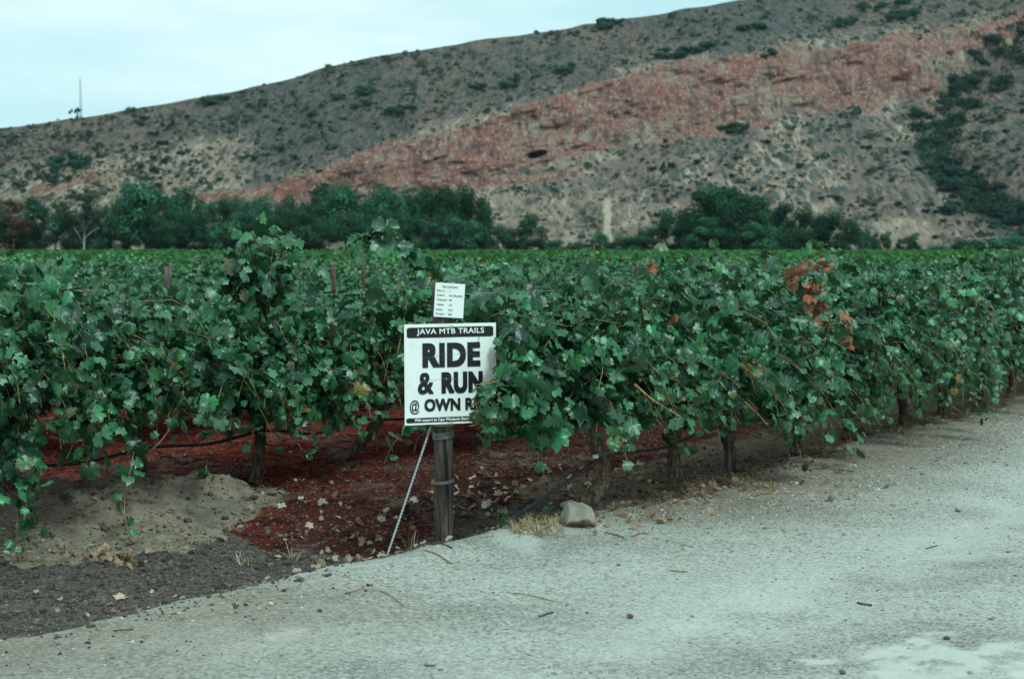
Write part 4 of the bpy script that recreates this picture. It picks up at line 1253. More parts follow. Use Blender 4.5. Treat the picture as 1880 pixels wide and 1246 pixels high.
def stake(px, ytop, k, r, label, m='stake_wood', name='trellis_stake', depth=None, group=None):
    p = row_hit(px, k)
    if depth: p = np.array([ray(px, ytop)[0] * depth, depth])
    zt = at(px, ytop, p[1]).z
    o = rough_post(name, [(0, 0, -.2), (0.0, 0, zt - gz(*p))], r, M[m], None, 12, 14, seed=int(px))
    o.location = (p[0], p[1], gz(*p)); tag(o, label, 'post', group); return o
stake(13, 513, 2, .040, 'dark reddish trellis post at the left edge among the leaves', 'post_wood', 'trellis_post')
stake(308, 489, 2, .036, 'dark round trellis post standing out of the vines left of the tall shoots', 'post_wood', 'trellis_post')
stake(1760, 499, 1, .042, 'dark trellis post standing out of the vines at the right', 'post_wood', 'trellis_post')
stake(1341, 512, 0, .014, 'thin weathered grey stake in front of the front row leaves', 'post_wood', depth=9.62)
stake(613, 490, 2, .019, 'thin rusty stake right of the tall shoots')
stake(668, 482, 3, .019, 'thin rusty stake below the arching shoot')
stake(775, 545, 1, .02, 'dark stake just left of the small notice')
for px, yy in ((347, 505), (885, 480), (1116, 466), (1168, 482), (1400, 474), (1725, 478), (560, 476)):
    stake(px, yy, 6, .026, 'dark stake in the far rows, its tip just above the leaves', group='stakes in the far rows', depth=34 if yy < 478 else 24)

# ------------------------------------------------------------------ stones, tufts and litter
def lump(rng, sub=2, rough=.22, flat=(1, 1, .7)):
    import bmesh
    bm = bmesh.new(); bmesh.ops.create_icosphere(bm, subdivisions=sub, radius=1)
    V = np.array([v.co[:] for v in bm.verts]); F = np.array([[v.index for v in f.verts] for f in bm.faces]); bm.free()
    for k in range(9):            # chop facets off
        n = rng.normal(0, 1, 3); n /= np.linalg.norm(n); c = rng.uniform(.5, .85)
        dd = V @ n - c; V = V - np.clip(dd, 0, None)[:, None] * n * .85
    V = V * (1 + rough * (rng.random(len(V)) - .5)[:, None] * (.6 if sub > 1 else 1))
    return V * flat, F
def stone(px, py, wpx, hratio, label, m, seed, rz=0.0, sub=3, rough=.06, dep=None, cat='stone', name='stone', sink=.25):
    rng = np.random.default_rng(seed)
    g = on_ground(px, py, 0); r = wpx / 2 / FPX * g[1]
    zz = gz(*g)
    V, F = lump(rng, sub, rough, (r, r * .8, r * hratio))
    o = link(name, mesh(name, V, F, {'tint': np.tile([.34, .31, .27, 1], (len(V), 1))}, True), m, None, (g[0], g[1], zz + r * hratio * (1 - sink)), (0, 0, rz))
    tag(o, label, cat); return o

def big_rock():
    rng = np.random.default_rng(8)
    bm = bmesh.new(); bmesh.ops.create_icosphere(bm, subdivisions=5, radius=1)
    V = np.array([v.co[:] for v in bm.verts]); F = np.array([[v.index for v in f.verts] for f in bm.faces]); bm.free()
    for n, c in (((.1, -.25, 1), .62), ((-.55, -.8, .25), .66), ((.7, -.7, .15), .62), ((1, .15, .45), .70), ((-.2, -.7, -.75), .52), ((-1, .1, .35), .72), ((.1, 1, .4), .7), ((.75, -.2, .75), .78), ((-.5, -.35, .85), .74)):
        n = np.array(n) / np.linalg.norm(n); V = V - np.clip(V @ n - c, 0, None)[:, None] * n * .96
    V = V + .05 * (fbm(V[:, 0] * 2.2 + 5, V[:, 1] * 2.2 + V[:, 2] * 1.7, 3, 4)[:, None] - .5) * V
    V[:, 2] -= .05 * np.exp(-((V[:, 0] - .55) / .16) ** 2 - ((V[:, 2] - .35) / .2) ** 2)
    g = on_ground(1064, 974, 0)
    V = V * [.118, .105, .100]
    V[:, 2] += .054
    o = link('fieldstone', mesh('fieldstone', V, F, None, True), M['rock'], None, (g[0], g[1], gz(*g) - .006), (0, 0, .5))
    tag(o, 'large pale grey fieldstone with a brown stained underside beside the dry grass', 'stone')
big_rock()
ST = M['pebble']
stone(1047, 936, 40, .5, 'flat grey stone just behind the large fieldstone', ST, 2, .4)
stone(1760, 932, 14, .8, 'small bright white stone alone on the road at the right', ST, 3)
stone(427, 1040, 26, .4, 'flat pale stone lying on the dark soil below the sandy bank', ST, 4)
stone(552, 1073, 24, .7, 'rounded pale stone at the edge of the dark soil and the road', ST, 5)
stone(790, 1222, 24, .5, 'pale grey pebble on the road at the bottom of the picture', ST, 6, cat='pebble', name='pebble')
stone(1156, 1134, 14, .7, 'dark clod of earth on the road right of the middle', M['rock'], 7, cat='clod', name='earth_clod')
stone(1546, 1238, 14, .7, 'dark pebble at the bottom edge of the pale road crust', M['rock'], 9, cat='pebble', name='pebble')
stone(1738, 1178, 14, .6, 'dark pebble lying on the pale road crust at the lower right', M['rock'], 10, cat='pebble', name='pebble')
stone(66, 1052, 14, .6, 'white pebble on the dark soil at the far left', ST, 12, cat='pebble', name='pebble')
stone(318, 898, 24, .7, 'pale stone in the top of the sandy bank', ST, 14)
stone(1352, 858, 24, .5, 'grey stone in the shade under the front row', M['rock'], 15)

def blades(name, px0, px1, py0, py1, n, L, colA, colB, mt, seed, flat=.5, w=.0022, center=None):
    """a tuft of grass: many thin bent blades"""
    rng = np.random.default_rng(seed); b = MB()
    for i in range(n):
        a, c = rng.random(), rng.random()
        if center: a = np.clip(rng.normal(.5, .2), 0, 1); c = np.clip(rng.normal(.5, .2), 0, 1)
        g = on_ground(px0 + (px1 - px0) * a, py0 + (py1 - py0) * c, 0)
        p = np.array([g[0], g[1], gz(*g) - .004])
        an = rng.uniform(0, 2 * np.pi); el = rng.uniform(0, 1) ** flat if flat < 1 else rng.uniform(0, .55)
        d = np.array([math.cos(an) * (1 - el * .8), math.sin(an) * (1 - el * .8), .12 + el * .9]); d /= np.linalg.norm(d)
        l = L * rng.uniform(.5, 1.2); s = np.cross(d, [0, 0, 1]); s /= np.linalg.norm(s) + 1e-9
        droop = rng.uniform(0, .5) * l
        P = [p, p + d * l * .5, p + d * l - np.array([0, 0, droop * d[2]])]
        P[2][2] = max(P[2][2], gz(P[2][0], P[2][1]) + .004)
        ww = w * rng.uniform(.6, 1.5)
        V = [P[0] - s * ww, P[0] + s * ww, P[1] - s * ww * .9, P[1] + s * ww * .9, P[2]]
        k = rng.random(); c_ = np.array(colA) * (1 - k) + np.array(colB) * k
        b.add(V, [np.array([[0, 1, 3, 2]]), np.array([[2, 3, 4]])], (*c_, 1))
    return link(name, b.mesh(name), M[mt])
tag(blades('dry_grass', 935, 1030, 968, 996, 420, .11, (.34, .22, .10), (.52, .38, .20), 'dry_leaf', 1, 1.5), 'flattened heap of golden dry grass between the post and the fieldstone', 'dry grass')
tag(blades('dry_grass', 1262, 1312, 885, 915, 260, .12, (.24, .13, .07), (.45, .33, .20), 'dry_leaf', 2, 1.5), 'brown dry grass heap under the second front row vine', 'dry grass')
tag(blades('dry_grass', 1330, 1430, 878, 898, 260, .10, (.24, .15, .07), (.40, .27, .14), 'dry_leaf', 3, 1.5), 'thin yellow brown dry grass along the road edge under the third front row vine', 'dry grass')
tag(blades('dry_grass', 1130, 1235, 925, 965, 200, .09, (.22, .13, .08), (.38, .27, .16), 'dry_leaf', 4, 1.5), 'sparse dry grass on the road edge right of the fieldstone', 'dry grass')
tag(blades('dry_grass', 1700, 1850, 735, 752, 160, .14, (.28, .17, .09), (.42, .28, .15), 'dry_leaf', 14, 1.5), 'thin strip of dry grass on the road edge at the far right', 'dry grass')
tag(blades('green_weed', 905, 945, 966, 978, 42, .13, (.04, .13, .05), (.07, .19, .09), 'vine_leaf', 5, .5, .004, True), 'small green weed at the foot of the irrigation hose', 'weed')
tag(blades('green_weed', 997, 1006, 935, 945, 12, .10, (.04, .14, .05), (.07, .2, .08), 'vine_leaf', 6, .4, .005, True), 'tiny upright green weed behind the dry grass', 'weed')
tag(blades('green_weed', 752, 772, 1000, 1008, 14, .05, (.04, .13, .05), (.08, .2, .1), 'vine_leaf', 16, .5, .004, True), 'tiny green weed left of the post foot', 'weed')
tag(blades('dead_weed', 432, 470, 990, 1004, 16, .13, (.45, .34, .24), (.55, .45, .32), 'dry_leaf', 7, .5, .003, True), 'pale dead weed on the dark soil below the sandy bank', 'dead weed')
tag(blades('dead_weed', 530, 546, 985, 1000, 10, .16, (.35, .2, .11), (.45, .3, .18), 'dry_leaf', 8, .4, .003, True), 'thin rusty dead weed in the red mulch right of the sandy bank', 'dead weed')
tag(blades('dead_weed', 748, 770, 996, 1006, 12, .20, (.30, .19, .14), (.42, .30, .22), 'dry_leaf', 9, .35, .003, True), 'tall thin dead weed between the guy wire and the post', 'dead weed')

def twig(pts, r, label, m='cane', z=.006):
    P = []
    for px, py in pts:
        g = on_ground(px, py, 0); P.append((g[0], g[1], gz(*g) + z))
    b = MB(); b.add(*tube(spline(P, 5), r, 5)); o = link('twig', b.mesh('twig'), M[m]); tag(o, label, 'twig')
twig([(793, 1012), (810, 1016), (830, 1024)], .004, 'short dark twig on the sand mound in front of the post', 'vine_bark')
twig([(1110, 982), (1130, 986), (1145, 992)], .004, 'brown twig on the road edge below the fieldstone')
twig([(1160, 990), (1175, 984), (1190, 985)], .004, 'short brown twig right of the fieldstone')
twig([(990, 1136), (1005, 1131), (1016, 1128)], .0035, 'short dark twig in the middle of the road', 'vine_bark')
twig([(1574, 1100), (1588, 1104), (1600, 1107)], .0045, 'dark strip of bark on the road right of the middle', 'vine_bark')
twig([(1230, 1050), (1245, 1051), (1262, 1050)], .0035, 'thin pale straw on the road near its middle', 'cane')
twig([(635, 1095), (660, 1087), (695, 1089), (720, 1100), (742, 1118)], .0022, 'long curved brown tendril on the road below the guy wire')
twig([(780, 1028), (800, 1032), (830, 1043)], .003, 'pale straw on the sand mound below the post')
twig([(930, 1093), (970, 1097), (1020, 1110)], .0022, 'long thin tendril on the road below the fieldstone')
twig([(1380, 912), (1400, 906), (1422, 903)], .005, 'pale cane lying on the road edge under the front row')
twig([(208, 1160), (225, 1158), (245, 1157)], .0028, 'dark twig at the edge of the dark soil at the left', 'vine_bark')
twig([(1255, 845 + 40), (1320, 868), (1380, 866)], .004, 'thin brown cane on the shaded ground under the front row')
twig([(1700, 996), (1712, 992), (1722, 989)], .0025, 'dark twig on the road at the right', 'vine_bark')

def scatter_leaves():
    rng = np.random.default_rng(21)
    L = {k: [] for k in ('pos', 'nrm', 'tip', 'size', 'col', 'rim')}
    def put(px, py, s, up=1.0, colr=None, z=0.0):
        g = on_ground(px, py, z)
        L['pos'].append((g[0], g[1], gz(*g) + rng.uniform(.006, .022)))
        L['nrm'].append(np.array([0, -.25, up]) + rng.normal(0, .75, 3)); L['tip'].append(rng.normal(0, 1, 3)); L['size'].append(s)
        c = np.array(colr if colr is not None else rng.choice([(.46, .36, .26), (.38, .25, .17), (.30, .15, .09), (.52, .43, .33), (.22, .10, .06)], p=[.3, .25, .18, .17, .1])) * rng.uniform(.75, 1.2)
        L['col'].append(c); L['rim'].append(c * rng.uniform(.7, 1.2))
    for i in range(34): put(rng.normal(200, 48), rng.normal(1032, 6) - 8, rng.uniform(.022, .042), .8, (.44, .27, .17), -.1)
    put(228, 1058, .055, 1, (.55, .42, .30)); put(262, 1060, .032, 1, (.5, .36, .25))
    for cx, cy, sx, sy, n in ((905, 905, 40, 16, 40), (880, 890, 60, 30, 36), (1060, 870, 50, 25, 40), (700, 965, 60, 22, 34), (650, 1000, 40, 8, 16), (740, 1002, 40, 6, 26), (600, 900, 60, 12, 10), (1290, 900, 25, 8, 26),
                              (1190, 860, 40, 18, 24), (450, 830, 70, 20, 8), (560, 960, 40, 25, 14), (1400, 890, 90, 10, 20), (1150, 955, 70, 14, 16), (160, 880, 80, 12, 10)):
        for i in range(n): put(rng.normal(cx, sx), rng.normal(cy, sy), rng.uniform(.016, .042))
    for i in range(60): put(rng.uniform(500, 980), rng.uniform(870, 1000), rng.uniform(.012, .03))
    for i in range(300):
        px = rng.uniform(1080, 1860); put(px, 950 - (px - 1120) * .30 + rng.normal(0, 13), rng.uniform(.010, .030), 1, rng.choice([(.30, .19, .11), (.20, .11, .06), (.38, .28, .18)]))
    for i in range(26): put(rng.uniform(0, 520), rng.uniform(1050, 1140), rng.uniform(.010, .022))
    o = link('leaf_litter', leaves_mesh('leaf_litter', {k: np.array(v) for k, v in L.items()}, 1, rng), M['dry_leaf'])
    tag(o, 'pale dry fallen leaves scattered over the mulch, soil and road edge', 'leaf litter', kind='stuff')
scatter_leaves()

def scatter_lumps(name, label, cat, n, sampler, sizes, cols, seed, mat, flat=.6):
    rng = np.random.default_rng(seed)
    T = [lump(rng, 1, .5, (1, .85, flat)) for _ in range(8)]
    xy = sampler(rng, n); n = len(xy)
    z = ground_z(xy[:, 0], xy[:, 1])
    s = np.exp(rng.normal(math.log(sizes[0]), sizes[1], n)); s = np.clip(s, .0015, sizes[2])
    an = rng.uniform(0, 2 * np.pi, n)
    cc = np.array(cols)[rng.integers(0, len(cols), n)] * rng.uniform(.8, 1.2, (n, 1))
    pick = rng.integers(0, 8, n); Vs, Fs, As, off = [], [], [], 0
    for k in range(8):
        m = np.where(pick == k)[0]; V, F = T[k]
        ca, sa = np.cos(an[m])[:, None], np.sin(an[m])[:, None]
        W = np.stack([V[None, :, 0] * ca - V[None, :, 1] * sa, V[None, :, 0] * sa + V[None, :, 1] * ca, np.repeat(V[None, :, 2], len(m), 0)], -1) * s[m][:, None, None]
        W = W + np.stack([xy[m, 0], xy[m, 1], z[m] + s[m] * flat * .25], -1)[:, None]
        Vs.append(W.reshape(-1, 3)); As.append(np.repeat(np.c_[cc[m], np.ones(len(m))], len(V), 0))
        Fs.append((F[None] + (np.arange(len(m)) * len(V))[:, None, None] + off).reshape(-1, 3)); off += len(m) * len(V)
    o = link(name, mesh(name, np.concatenate(Vs), np.concatenate(Fs), {'tint': np.concatenate(As)}, False), mat)
    tag(o, label, cat, kind='stuff')
def in_view(rng, n, ymin, ymax):
    y = np.sqrt(rng.uniform(ymin ** 2, ymax ** 2, n)); return np.stack([rng.uniform(-.39, .39, n) * y, y], -1)
def samp_road(rng, n):
    xy = in_view(rng, n * 3, 4.5, 14); s, q = sq(xy[:, 0], xy[:, 1]); e = q - road_edge(s)
    road, red, sand, cr, lit = ground_zones(xy[:, 0], xy[:, 1])
    dens = .22 + .9 * np.exp(-((e + .9) / .55) ** 2) * sstep(.3, 1.5, s) + .5 * fbm(xy[:, 0] * 1.2, xy[:, 1] * 1.2, 91, 3) ** 2
    keep = (e < .05) & (rng.random(len(xy)) < dens * (1 - .85 * cr))
    return xy[keep][:n]
scatter_lumps('gravel', 'loose pale gravel strewn over the dirt road', 'gravel', 30000, samp_road, (.0036, .5, .016),
              [(.40, .40, .355), (.33, .33, .295), (.46, .46, .42), (.36, .355, .32), (.24, .225, .20), (.17, .15, .13)], 31, M['pebble'], .55)
def samp_verge(rng, n):
    xy = in_view(rng, n * 9, 6.0, 15); s, q = sq(xy[:, 0], xy[:, 1]); e = q - road_edge(s)
    d = np.exp(-((e + .55) / .5) ** 2) * sstep(.2, 1.4, s) * (.25 + fbm(xy[:, 0] * 2, xy[:, 1] * 2, 92, 3)) + .10 * np.exp(-((q + 2.8) / .3) ** 2)
    return xy[(e < .05) & (rng.random(len(xy)) < d)][:n]
scatter_lumps('verge_gravel', 'coarser loose stones and crumbs gathered along the road edge', 'gravel', 7000, samp_verge, (.0062, .5, .024),
              [(.38, .37, .33), (.30, .29, .26), (.44, .43, .39), (.24, .20, .165), (.20, .155, .12)], 36, M['pebble'], .6)
def samp_soil(rng, n):
    xy = in_view(rng, n * 5, 5.0, 11); s, q = sq(xy[:, 0], xy[:, 1]); e = q - road_edge(s)
    road, red, sand, cr, lit = ground_zones(xy[:, 0], xy[:, 1])
    keep = (e > -.75) & (rng.random(len(xy)) < np.where(s < .3, 1, .3) * (1 - .9 * sand) * (1 - .72 * red) * np.where(e > -.03, 1, np.where(s < -.9, .32 * np.exp((e + .03) / .22), 0)))
    return xy[keep][:n]
scatter_lumps('soil_clods', 'crumbly dark clods covering the tilled soil beside the road', 'soil', 10000, samp_soil, (.0080, .5, .028),
              [(.095, .076, .066), (.065, .051, .046), (.135, .112, .095), (.11, .082, .070)], 32, M['pebble'], .75)
def samp_sand(rng, n):
    xy = in_view(rng, n * 6, 6.3, 10)
    road, red, sand, cr, lit = ground_zones(xy[:, 0], xy[:, 1])
    return xy[(sand > .4) & (rng.random(len(xy)) < .3 + fbm(xy[:, 0] * 3, xy[:, 1] * 3, 19, 3))][:n]
scatter_lumps('bank_crumbs', 'sandy crumbs and small clods on the pale earth bank at the left', 'soil', 3800, samp_sand, (.0080, .65, .045),
              [(.22, .18, .135), (.18, .145, .11), (.26, .215, .165), (.11, .085, .066)], 35, M['pebble'], .6)
def samp_red(rng, n):
    xy = in_view(rng, n * 4, 6.5, 15)
    road, red, sand, cr, lit = ground_zones(xy[:, 0], xy[:, 1])
    return xy[(red > .5) & (road < .4)][:n]
scatter_lumps('grape_mulch', 'red brown grape mulch spread between the vine rows', 'mulch', 12000, samp_red, (.0075, .45, .02),
              [(.14, .03, .02), (.09, .02, .016), (.20, .055, .035), (.05, .018, .016), (.17, .075, .05)], 33, M['pebble'], .5)

# ------------------------------------------------------------------ trees beyond the vineyard
def clumped(rng, n_cl, n_lf, shape, leaf, cl_r, c0, c1):
    """leaf-sized faces gathered in clumps through a crown; shape(rng) gives a clump centre"""
    V, A = [], []
    for i in range(n_cl):
        c = shape(rng); r = cl_r * rng.uniform(.65, 1.3); tone = rng.random()
        d = rng.normal(0, 1, (n_lf, 3)); d /= np.linalg.norm(d, axis=1)[:, None]; d[:, 2] = np.where(d[:, 2] < 0, d[:, 2] * .8, d[:, 2])
        p = c + d * r * rng.uniform(.45, 1.05, (n_lf, 1)) * [1, 1, .8]
        nr = d + rng.normal(0, .28, (n_lf, 3)) + [0, 0, .25]; nr /= np.linalg.norm(nr, axis=1)[:, None]
        a = np.cross(nr, rng.normal(0, 1, (n_lf, 3))); a /= np.linalg.norm(a, axis=1)[:, None]; b = np.cross(nr, a)
        s = leaf * rng.uniform(.6, 1.3, (n_lf, 1))
        q = np.stack([p + a * s, p + b * s * .55, p - a * s, p - b * s * .55], 1)
        V.append(q.reshape(-1, 3))
        k = np.clip(tone + rng.normal(0, .25, (n_lf, 1)), 0, 1)
        col = np.array(c0) * (1 - k) + np.array(c1) * k
        A.append(np.repeat(np.c_[col, np.ones(n_lf)], 4, 0))
    V = np.concatenate(V); A = np.concatenate(A)
    return V, np.arange(len(V)).reshape(-1, 4), A

def crown_shape(kind):
    def f(rng):
        while True:
            p = rng.uniform(-1, 1, 3)
            if kind == 'round':
                q = np.linalg.norm(p * [1, 1, 1]);
                if .55 < q < 1: return np.array([p[0] * .42, p[1] * .42, .56 + p[2] * .40])
            elif kind == 'tall':
                q = np.linalg.norm(p)
                if .4 < q < 1: return np.array([p[0] * .26 * (1.1 - .3 * p[2]), p[1] * .26, .54 + p[2] * .43])
            elif kind == 'wide':
                q = np.linalg.norm(p)
                if .5 < q < 1 and p[2] > -.9: return np.array([p[0] * .62, p[1] * .5, .50 + p[2] * .42])
            elif kind == 'sparse':
                q = np.linalg.norm(p)
                if q < 1: return np.array([p[0] * .30, p[1] * .30, .66 + p[2] * .32])
    return f
def tree_kind(seed, kind, n_cl, c0, c1, leaf=.024, cl_r=.165, n_lf=190):
    rng = np.random.default_rng(seed)
    cm = mesh('crown', *[(V, [F], {'tint': A}, False) for V, F, A in [clumped(rng, n_cl, n_lf, crown_shape(kind), leaf, cl_r, c0, c1)]][0])
    b = MB()
    th = .020
    P = spline([(0, 0, -.03), (rng.normal(0, .015), rng.normal(0, .015), .25), (rng.normal(0, .03), rng.normal(0, .03), .55), (rng.normal(0, .05), 0, .85)], 6)
    b.add(*tube(P, np.linspace(th, .005, len(P)), 7))
    for k in range(7):
        a = P[int(len(P) * rng.uniform(.25, .75))]; an = rng.uniform(0, 6.28)
        e = a + np.array([math.cos(an) * .25, math.sin(an) * .25, rng.uniform(.12, .28)]); b.add(*tube(spline([a, (a + e) / 2 + [0, 0, .02], e], 4), np.linspace(th * .32, .003, len(spline([a, e, e + .001], 4)) if False else 9), 5))
    tm = b.mesh('trunk')
    return cm, tm
G0, G1 = (.010, .046, .030), (.042, .130, .074)
TK = {
    'round': [tree_kind(700 + i, 'round', 34, np.array(G0) * (.8 + .25 * i), np.array(G1) * (.75 + .25 * i)) for i in range(4)],
    'tall': [tree_kind(710 + i, 'tall', 30, (.012, .050, .036), (.055, .135, .088), .022, .14) for i in range(3)],
    'wide': [tree_kind(720 + i, 'wide', 60, G0, (.036, .115, .060)) for i in range(2)],
    'sparse': [tree_kind(730 + i, 'sparse', 22, (.03, .055, .04), (.07, .10, .075), .022, .10, 80) for i in range(2)],
    'rusty': [tree_kind(740, 'sparse', 22, (.09, .045, .035), (.14, .07, .05), .022, .10, 80)],
}
for k, v in TK.items():
    for c, t_ in v:
        c.materials.append(M['tree_leaf']); t_.materials.append(M['pale_bark'] if k == 'sparse' else M['stake_wood'] if k == 'rusty' else M['tree_bark'])
rt = random.Random(9)
GT = 'trees in the belt beyond the vineyard'
def tree(kind, px, ytop, wid, label, Yd=None, group=GT, var=None, cat='tree', name='tree', base=461):
    """wid: crown width in photo pixels"""
    Yd = Yd or rt.uniform(184, 205)
    p = at(px, base, Yd); top = at(px, ytop, Yd)
    h = (top.z + .3) * 1.13
    cm, tm = TK[kind][rt.randrange(len(TK[kind])) if var is None else var]
    o = empty(name, (p.x, p.y, -.3), rt.uniform(0, 6.28))
    nat = {'round': 1.10, 'tall': .80, 'wide': 1.55, 'sparse': .80, 'rusty': .80}[kind]
    w = wid * 1.24 / FPX * Yd / nat
    for nm, me in (('crown', cm), ('trunk', tm)):
        c = link(nm, me, None, o); c.scale = (w, w, h)
    tag(o, label, cat, group); return o
# long belt, left to right
tree('rusty', 18, 375, 80, 'reddish half-dead tree at the left end of the tree belt', 180)
tree('round', -30, 335, 110, 'dark tree cut by the left edge of the picture in the belt', 196)
tree('tall', 62, 372, 66, 'slim blue green tree just right of the reddish tree', 188)
tree('sparse', 100, 372, 62, 'sparse tree with pale slanting limbs near the left end of the belt', 184)
tree('sparse', 150, 352, 70, 'thin gum tree with a straight white trunk near the left end of the belt', 180)
tree('round', 192, 388, 64, 'low dark tree right of the white trunk', 192)
tree('tall', 178, 400, 40, 'small dark tree directly beside the white trunk', 182)
tree('round', 268, 346, 122, 'large round dark tree, the tallest in the left half of the belt', 186)
tree('round', 232, 375, 76, 'rounded tree tucked against the left side of the tallest left belt tree', 194)
tree('tall', 343, 358, 74, 'upright green tree right of the tallest left belt tree', 190)
tree('round', 392, 366, 76, 'middling rounded tree a third of the way along the belt', 195)
tree('round', 438, 374, 70, 'lower tree with a pale top a third of the way along the belt', 188)
tree('round', 484, 370, 72, 'middling tree behind the tall vine shoots', 198)
tree('tall', 530, 374, 60, 'slim tree just right of the tall vine shoots', 187)
tree('round', 572, 372, 74, 'rounded tree left of the arching vine shoot', 192)
tree('round', 636, 346, 100, 'tall rounded tree above the arching vine shoot', 190)
tree('tall', 592, 356, 64, 'upright pale green tree beside the tall tree above the arching shoot', 196)
tree('round', 700, 354, 92, 'full rounded tree right of the one above the arching shoot', 188)
tree('tall', 752, 360, 66, 'upright tree above the left edge of the sign post', 194)
tree('wide', 812, 350, 120, 'broad dark tree above the sign post near the right end of the belt', 190)
tree('round', 866, 356, 76, 'dark rounded tree at the right end of the long belt', 187)
tree('round', 842, 405, 80, 'lower grey green tree in front of the broad tree above the post', 180)
tree('round', 900, 415, 70, 'low grey tree just past the right end of the long belt', 182)
tree('tall', 975, 402, 52, 'pointed small tree standing apart right of the long belt', 184)
tree('round', 945, 425, 50, 'low bushy tree left of the pointed small tree', 186)
tree('round', 782, 400, 90, 'lower tree in front of the belt above the sign post', 180)
tree('round', 660, 395, 96, 'lower tree in front of the belt under the arching shoot', 180)
tree('round', 500, 405, 90, 'lower tree in front of the belt behind the tall shoots', 180)
tree('round', 330, 400, 90, 'lower tree in front of the belt left of the tall shoots', 180)
tree('round', 420, 410, 90, 'lower dark tree in the gap beside the tall vine shoots', 181)
tree('round', 580, 410, 80, 'lower dark tree between the tall shoots and the arching shoot', 181)
for px, yt, w, kd, lab in ((128, 395, 90, 'round', 'low dark tree behind the white trunk'), (300, 372, 80, 'round', 'rounded tree against the right side of the tallest left belt tree'), (460, 388, 80, 'tall', 'slim pale tree half hidden by the tall vine shoots'),
        (545, 392, 90, 'round', 'low full tree right of the tall vine shoots'), (722, 392, 90, 'round', 'low full tree above the sign and left of the post'), (30, 405, 100, 'round', 'low dark tree at the foot of the reddish tree')):
    tree(kd, px, yt, w, lab, 183)
# right-hand group
GR = 'trees in the right hand group'
tree('wide', 1330, 350, 190, 'huge round dark tree, the largest of the right hand group', 182, GR, 0)
tree('round', 1245, 388, 80, 'rounded tree on the left flank of the huge tree', 186, GR)
tree('round', 1395, 378, 80, 'rounded tree on the right flank of the huge tree', 188, GR)
tree('tall', 1438, 382, 52, 'slim upright tree between the huge tree and the lighter trees', 186, GR)
tree('round', 1485, 392, 72, 'lighter green tree right of the slim upright tree', 184, GR)
tree('round', 1538, 398, 80, 'lighter green rounded tree at the right end of the group', 182, GR)
tree('round', 1290, 410, 96, 'lower dark tree in front of the left half of the huge tree', 178, GR)
tree('round', 1380, 415, 96, 'lower dark tree in front of the right half of the huge tree', 178, GR)
tree('round', 1460, 425, 80, 'lower dark tree in front of the lighter trees', 178, GR)
GB = 'bushes along the far edge of the vineyard'
for i, (px, yt, w, lab) in enumerate(((1025, 446, 60, 'low bush right of the pointed small tree'), (1062, 448, 60, 'low bush left of the pale track'), (1100, 430, 34, 'rounded bush at the left of the pale track foot'), (1140, 440, 60, 'low bush right of the pale track foot'),
        (1195, 425, 60, 'bush at the left foot of the huge tree'), (1165, 440, 50, 'low bush between the pale track and the huge tree'), (1588, 425, 30, 'small upright bush at the right end of the tree group'), (1618, 428, 36, 'round bush alone before the pale foot of the slope'),
        (1668, 436, 44, 'second lone bush before the pale foot of the slope'), (1790, 440, 90, 'wide low bush at the right before the gully mouth'), (1850, 436, 80, 'wide low bush at the right edge of the picture'), (1725, 455, 60, 'very low bush right of the pale slope foot'))):
    tree('round', px, yt, w, lab, 186 + i, GB, None, 'bush', 'bush')
tree('rusty', 905, 452, 26, 'small reddish dry bush at the far edge of the vines below the long belt', 172, None, None, 'bush', 'dry_bush')

# ------------------------------------------------------------------ shrubs on the hillside
def shrub_kind(seed, c0, c1, n_cl=9):
    rng = np.random.default_rng(seed)
    def sh(r): a = r.uniform(0, 6.28); q = math.sqrt(r.random()) * .42; return np.array([math.cos(a) * q, math.sin(a) * q, .28 + r.uniform(0, .25)])
    V, F, A = clumped(rng, n_cl, 40, sh, .09, .24, c0, c1)
    me = mesh('shrub', V, F, {'tint': A}, False); me.materials.append(M['shrub_leaf']); return me
SK = [shrub_kind(800 + i, (.013, .036, .030), (.032, .070, .052)) for i in range(4)]
SG = [shrub_kind(820 + i, (.020, .065, .050), (.036, .095, .068)) for i in range(2)]
rs = random.Random(12); ns = np.random.default_rng(44)
def shrub(px, py, wpx, label, group, green=False, hr=.78):
    p = hill_point(px, py); w = wpx / FPX * p[1]
    o = link('shrub', rs.choice(SG if green else SK), None, None, (p[0], p[1], p[2] - w * .06), (0, 0, rs.uniform(0, 6.28)), (w, w, w * hr * rs.uniform(.8, 1.3)))
    tag(o, label, 'shrub', group)
def thicket(cx, cy, rx, ry, n, label, group, wp=22, green=True, slope=0.0):
    for i in range(n):
        a = rs.uniform(0, 6.28); q = math.sqrt(rs.random()); dx = math.cos(a) * q * rx
        shrub(cx + dx, cy + math.sin(a) * q * ry + dx * slope, wp * rs.uniform(.7, 1.3), label, group, green)
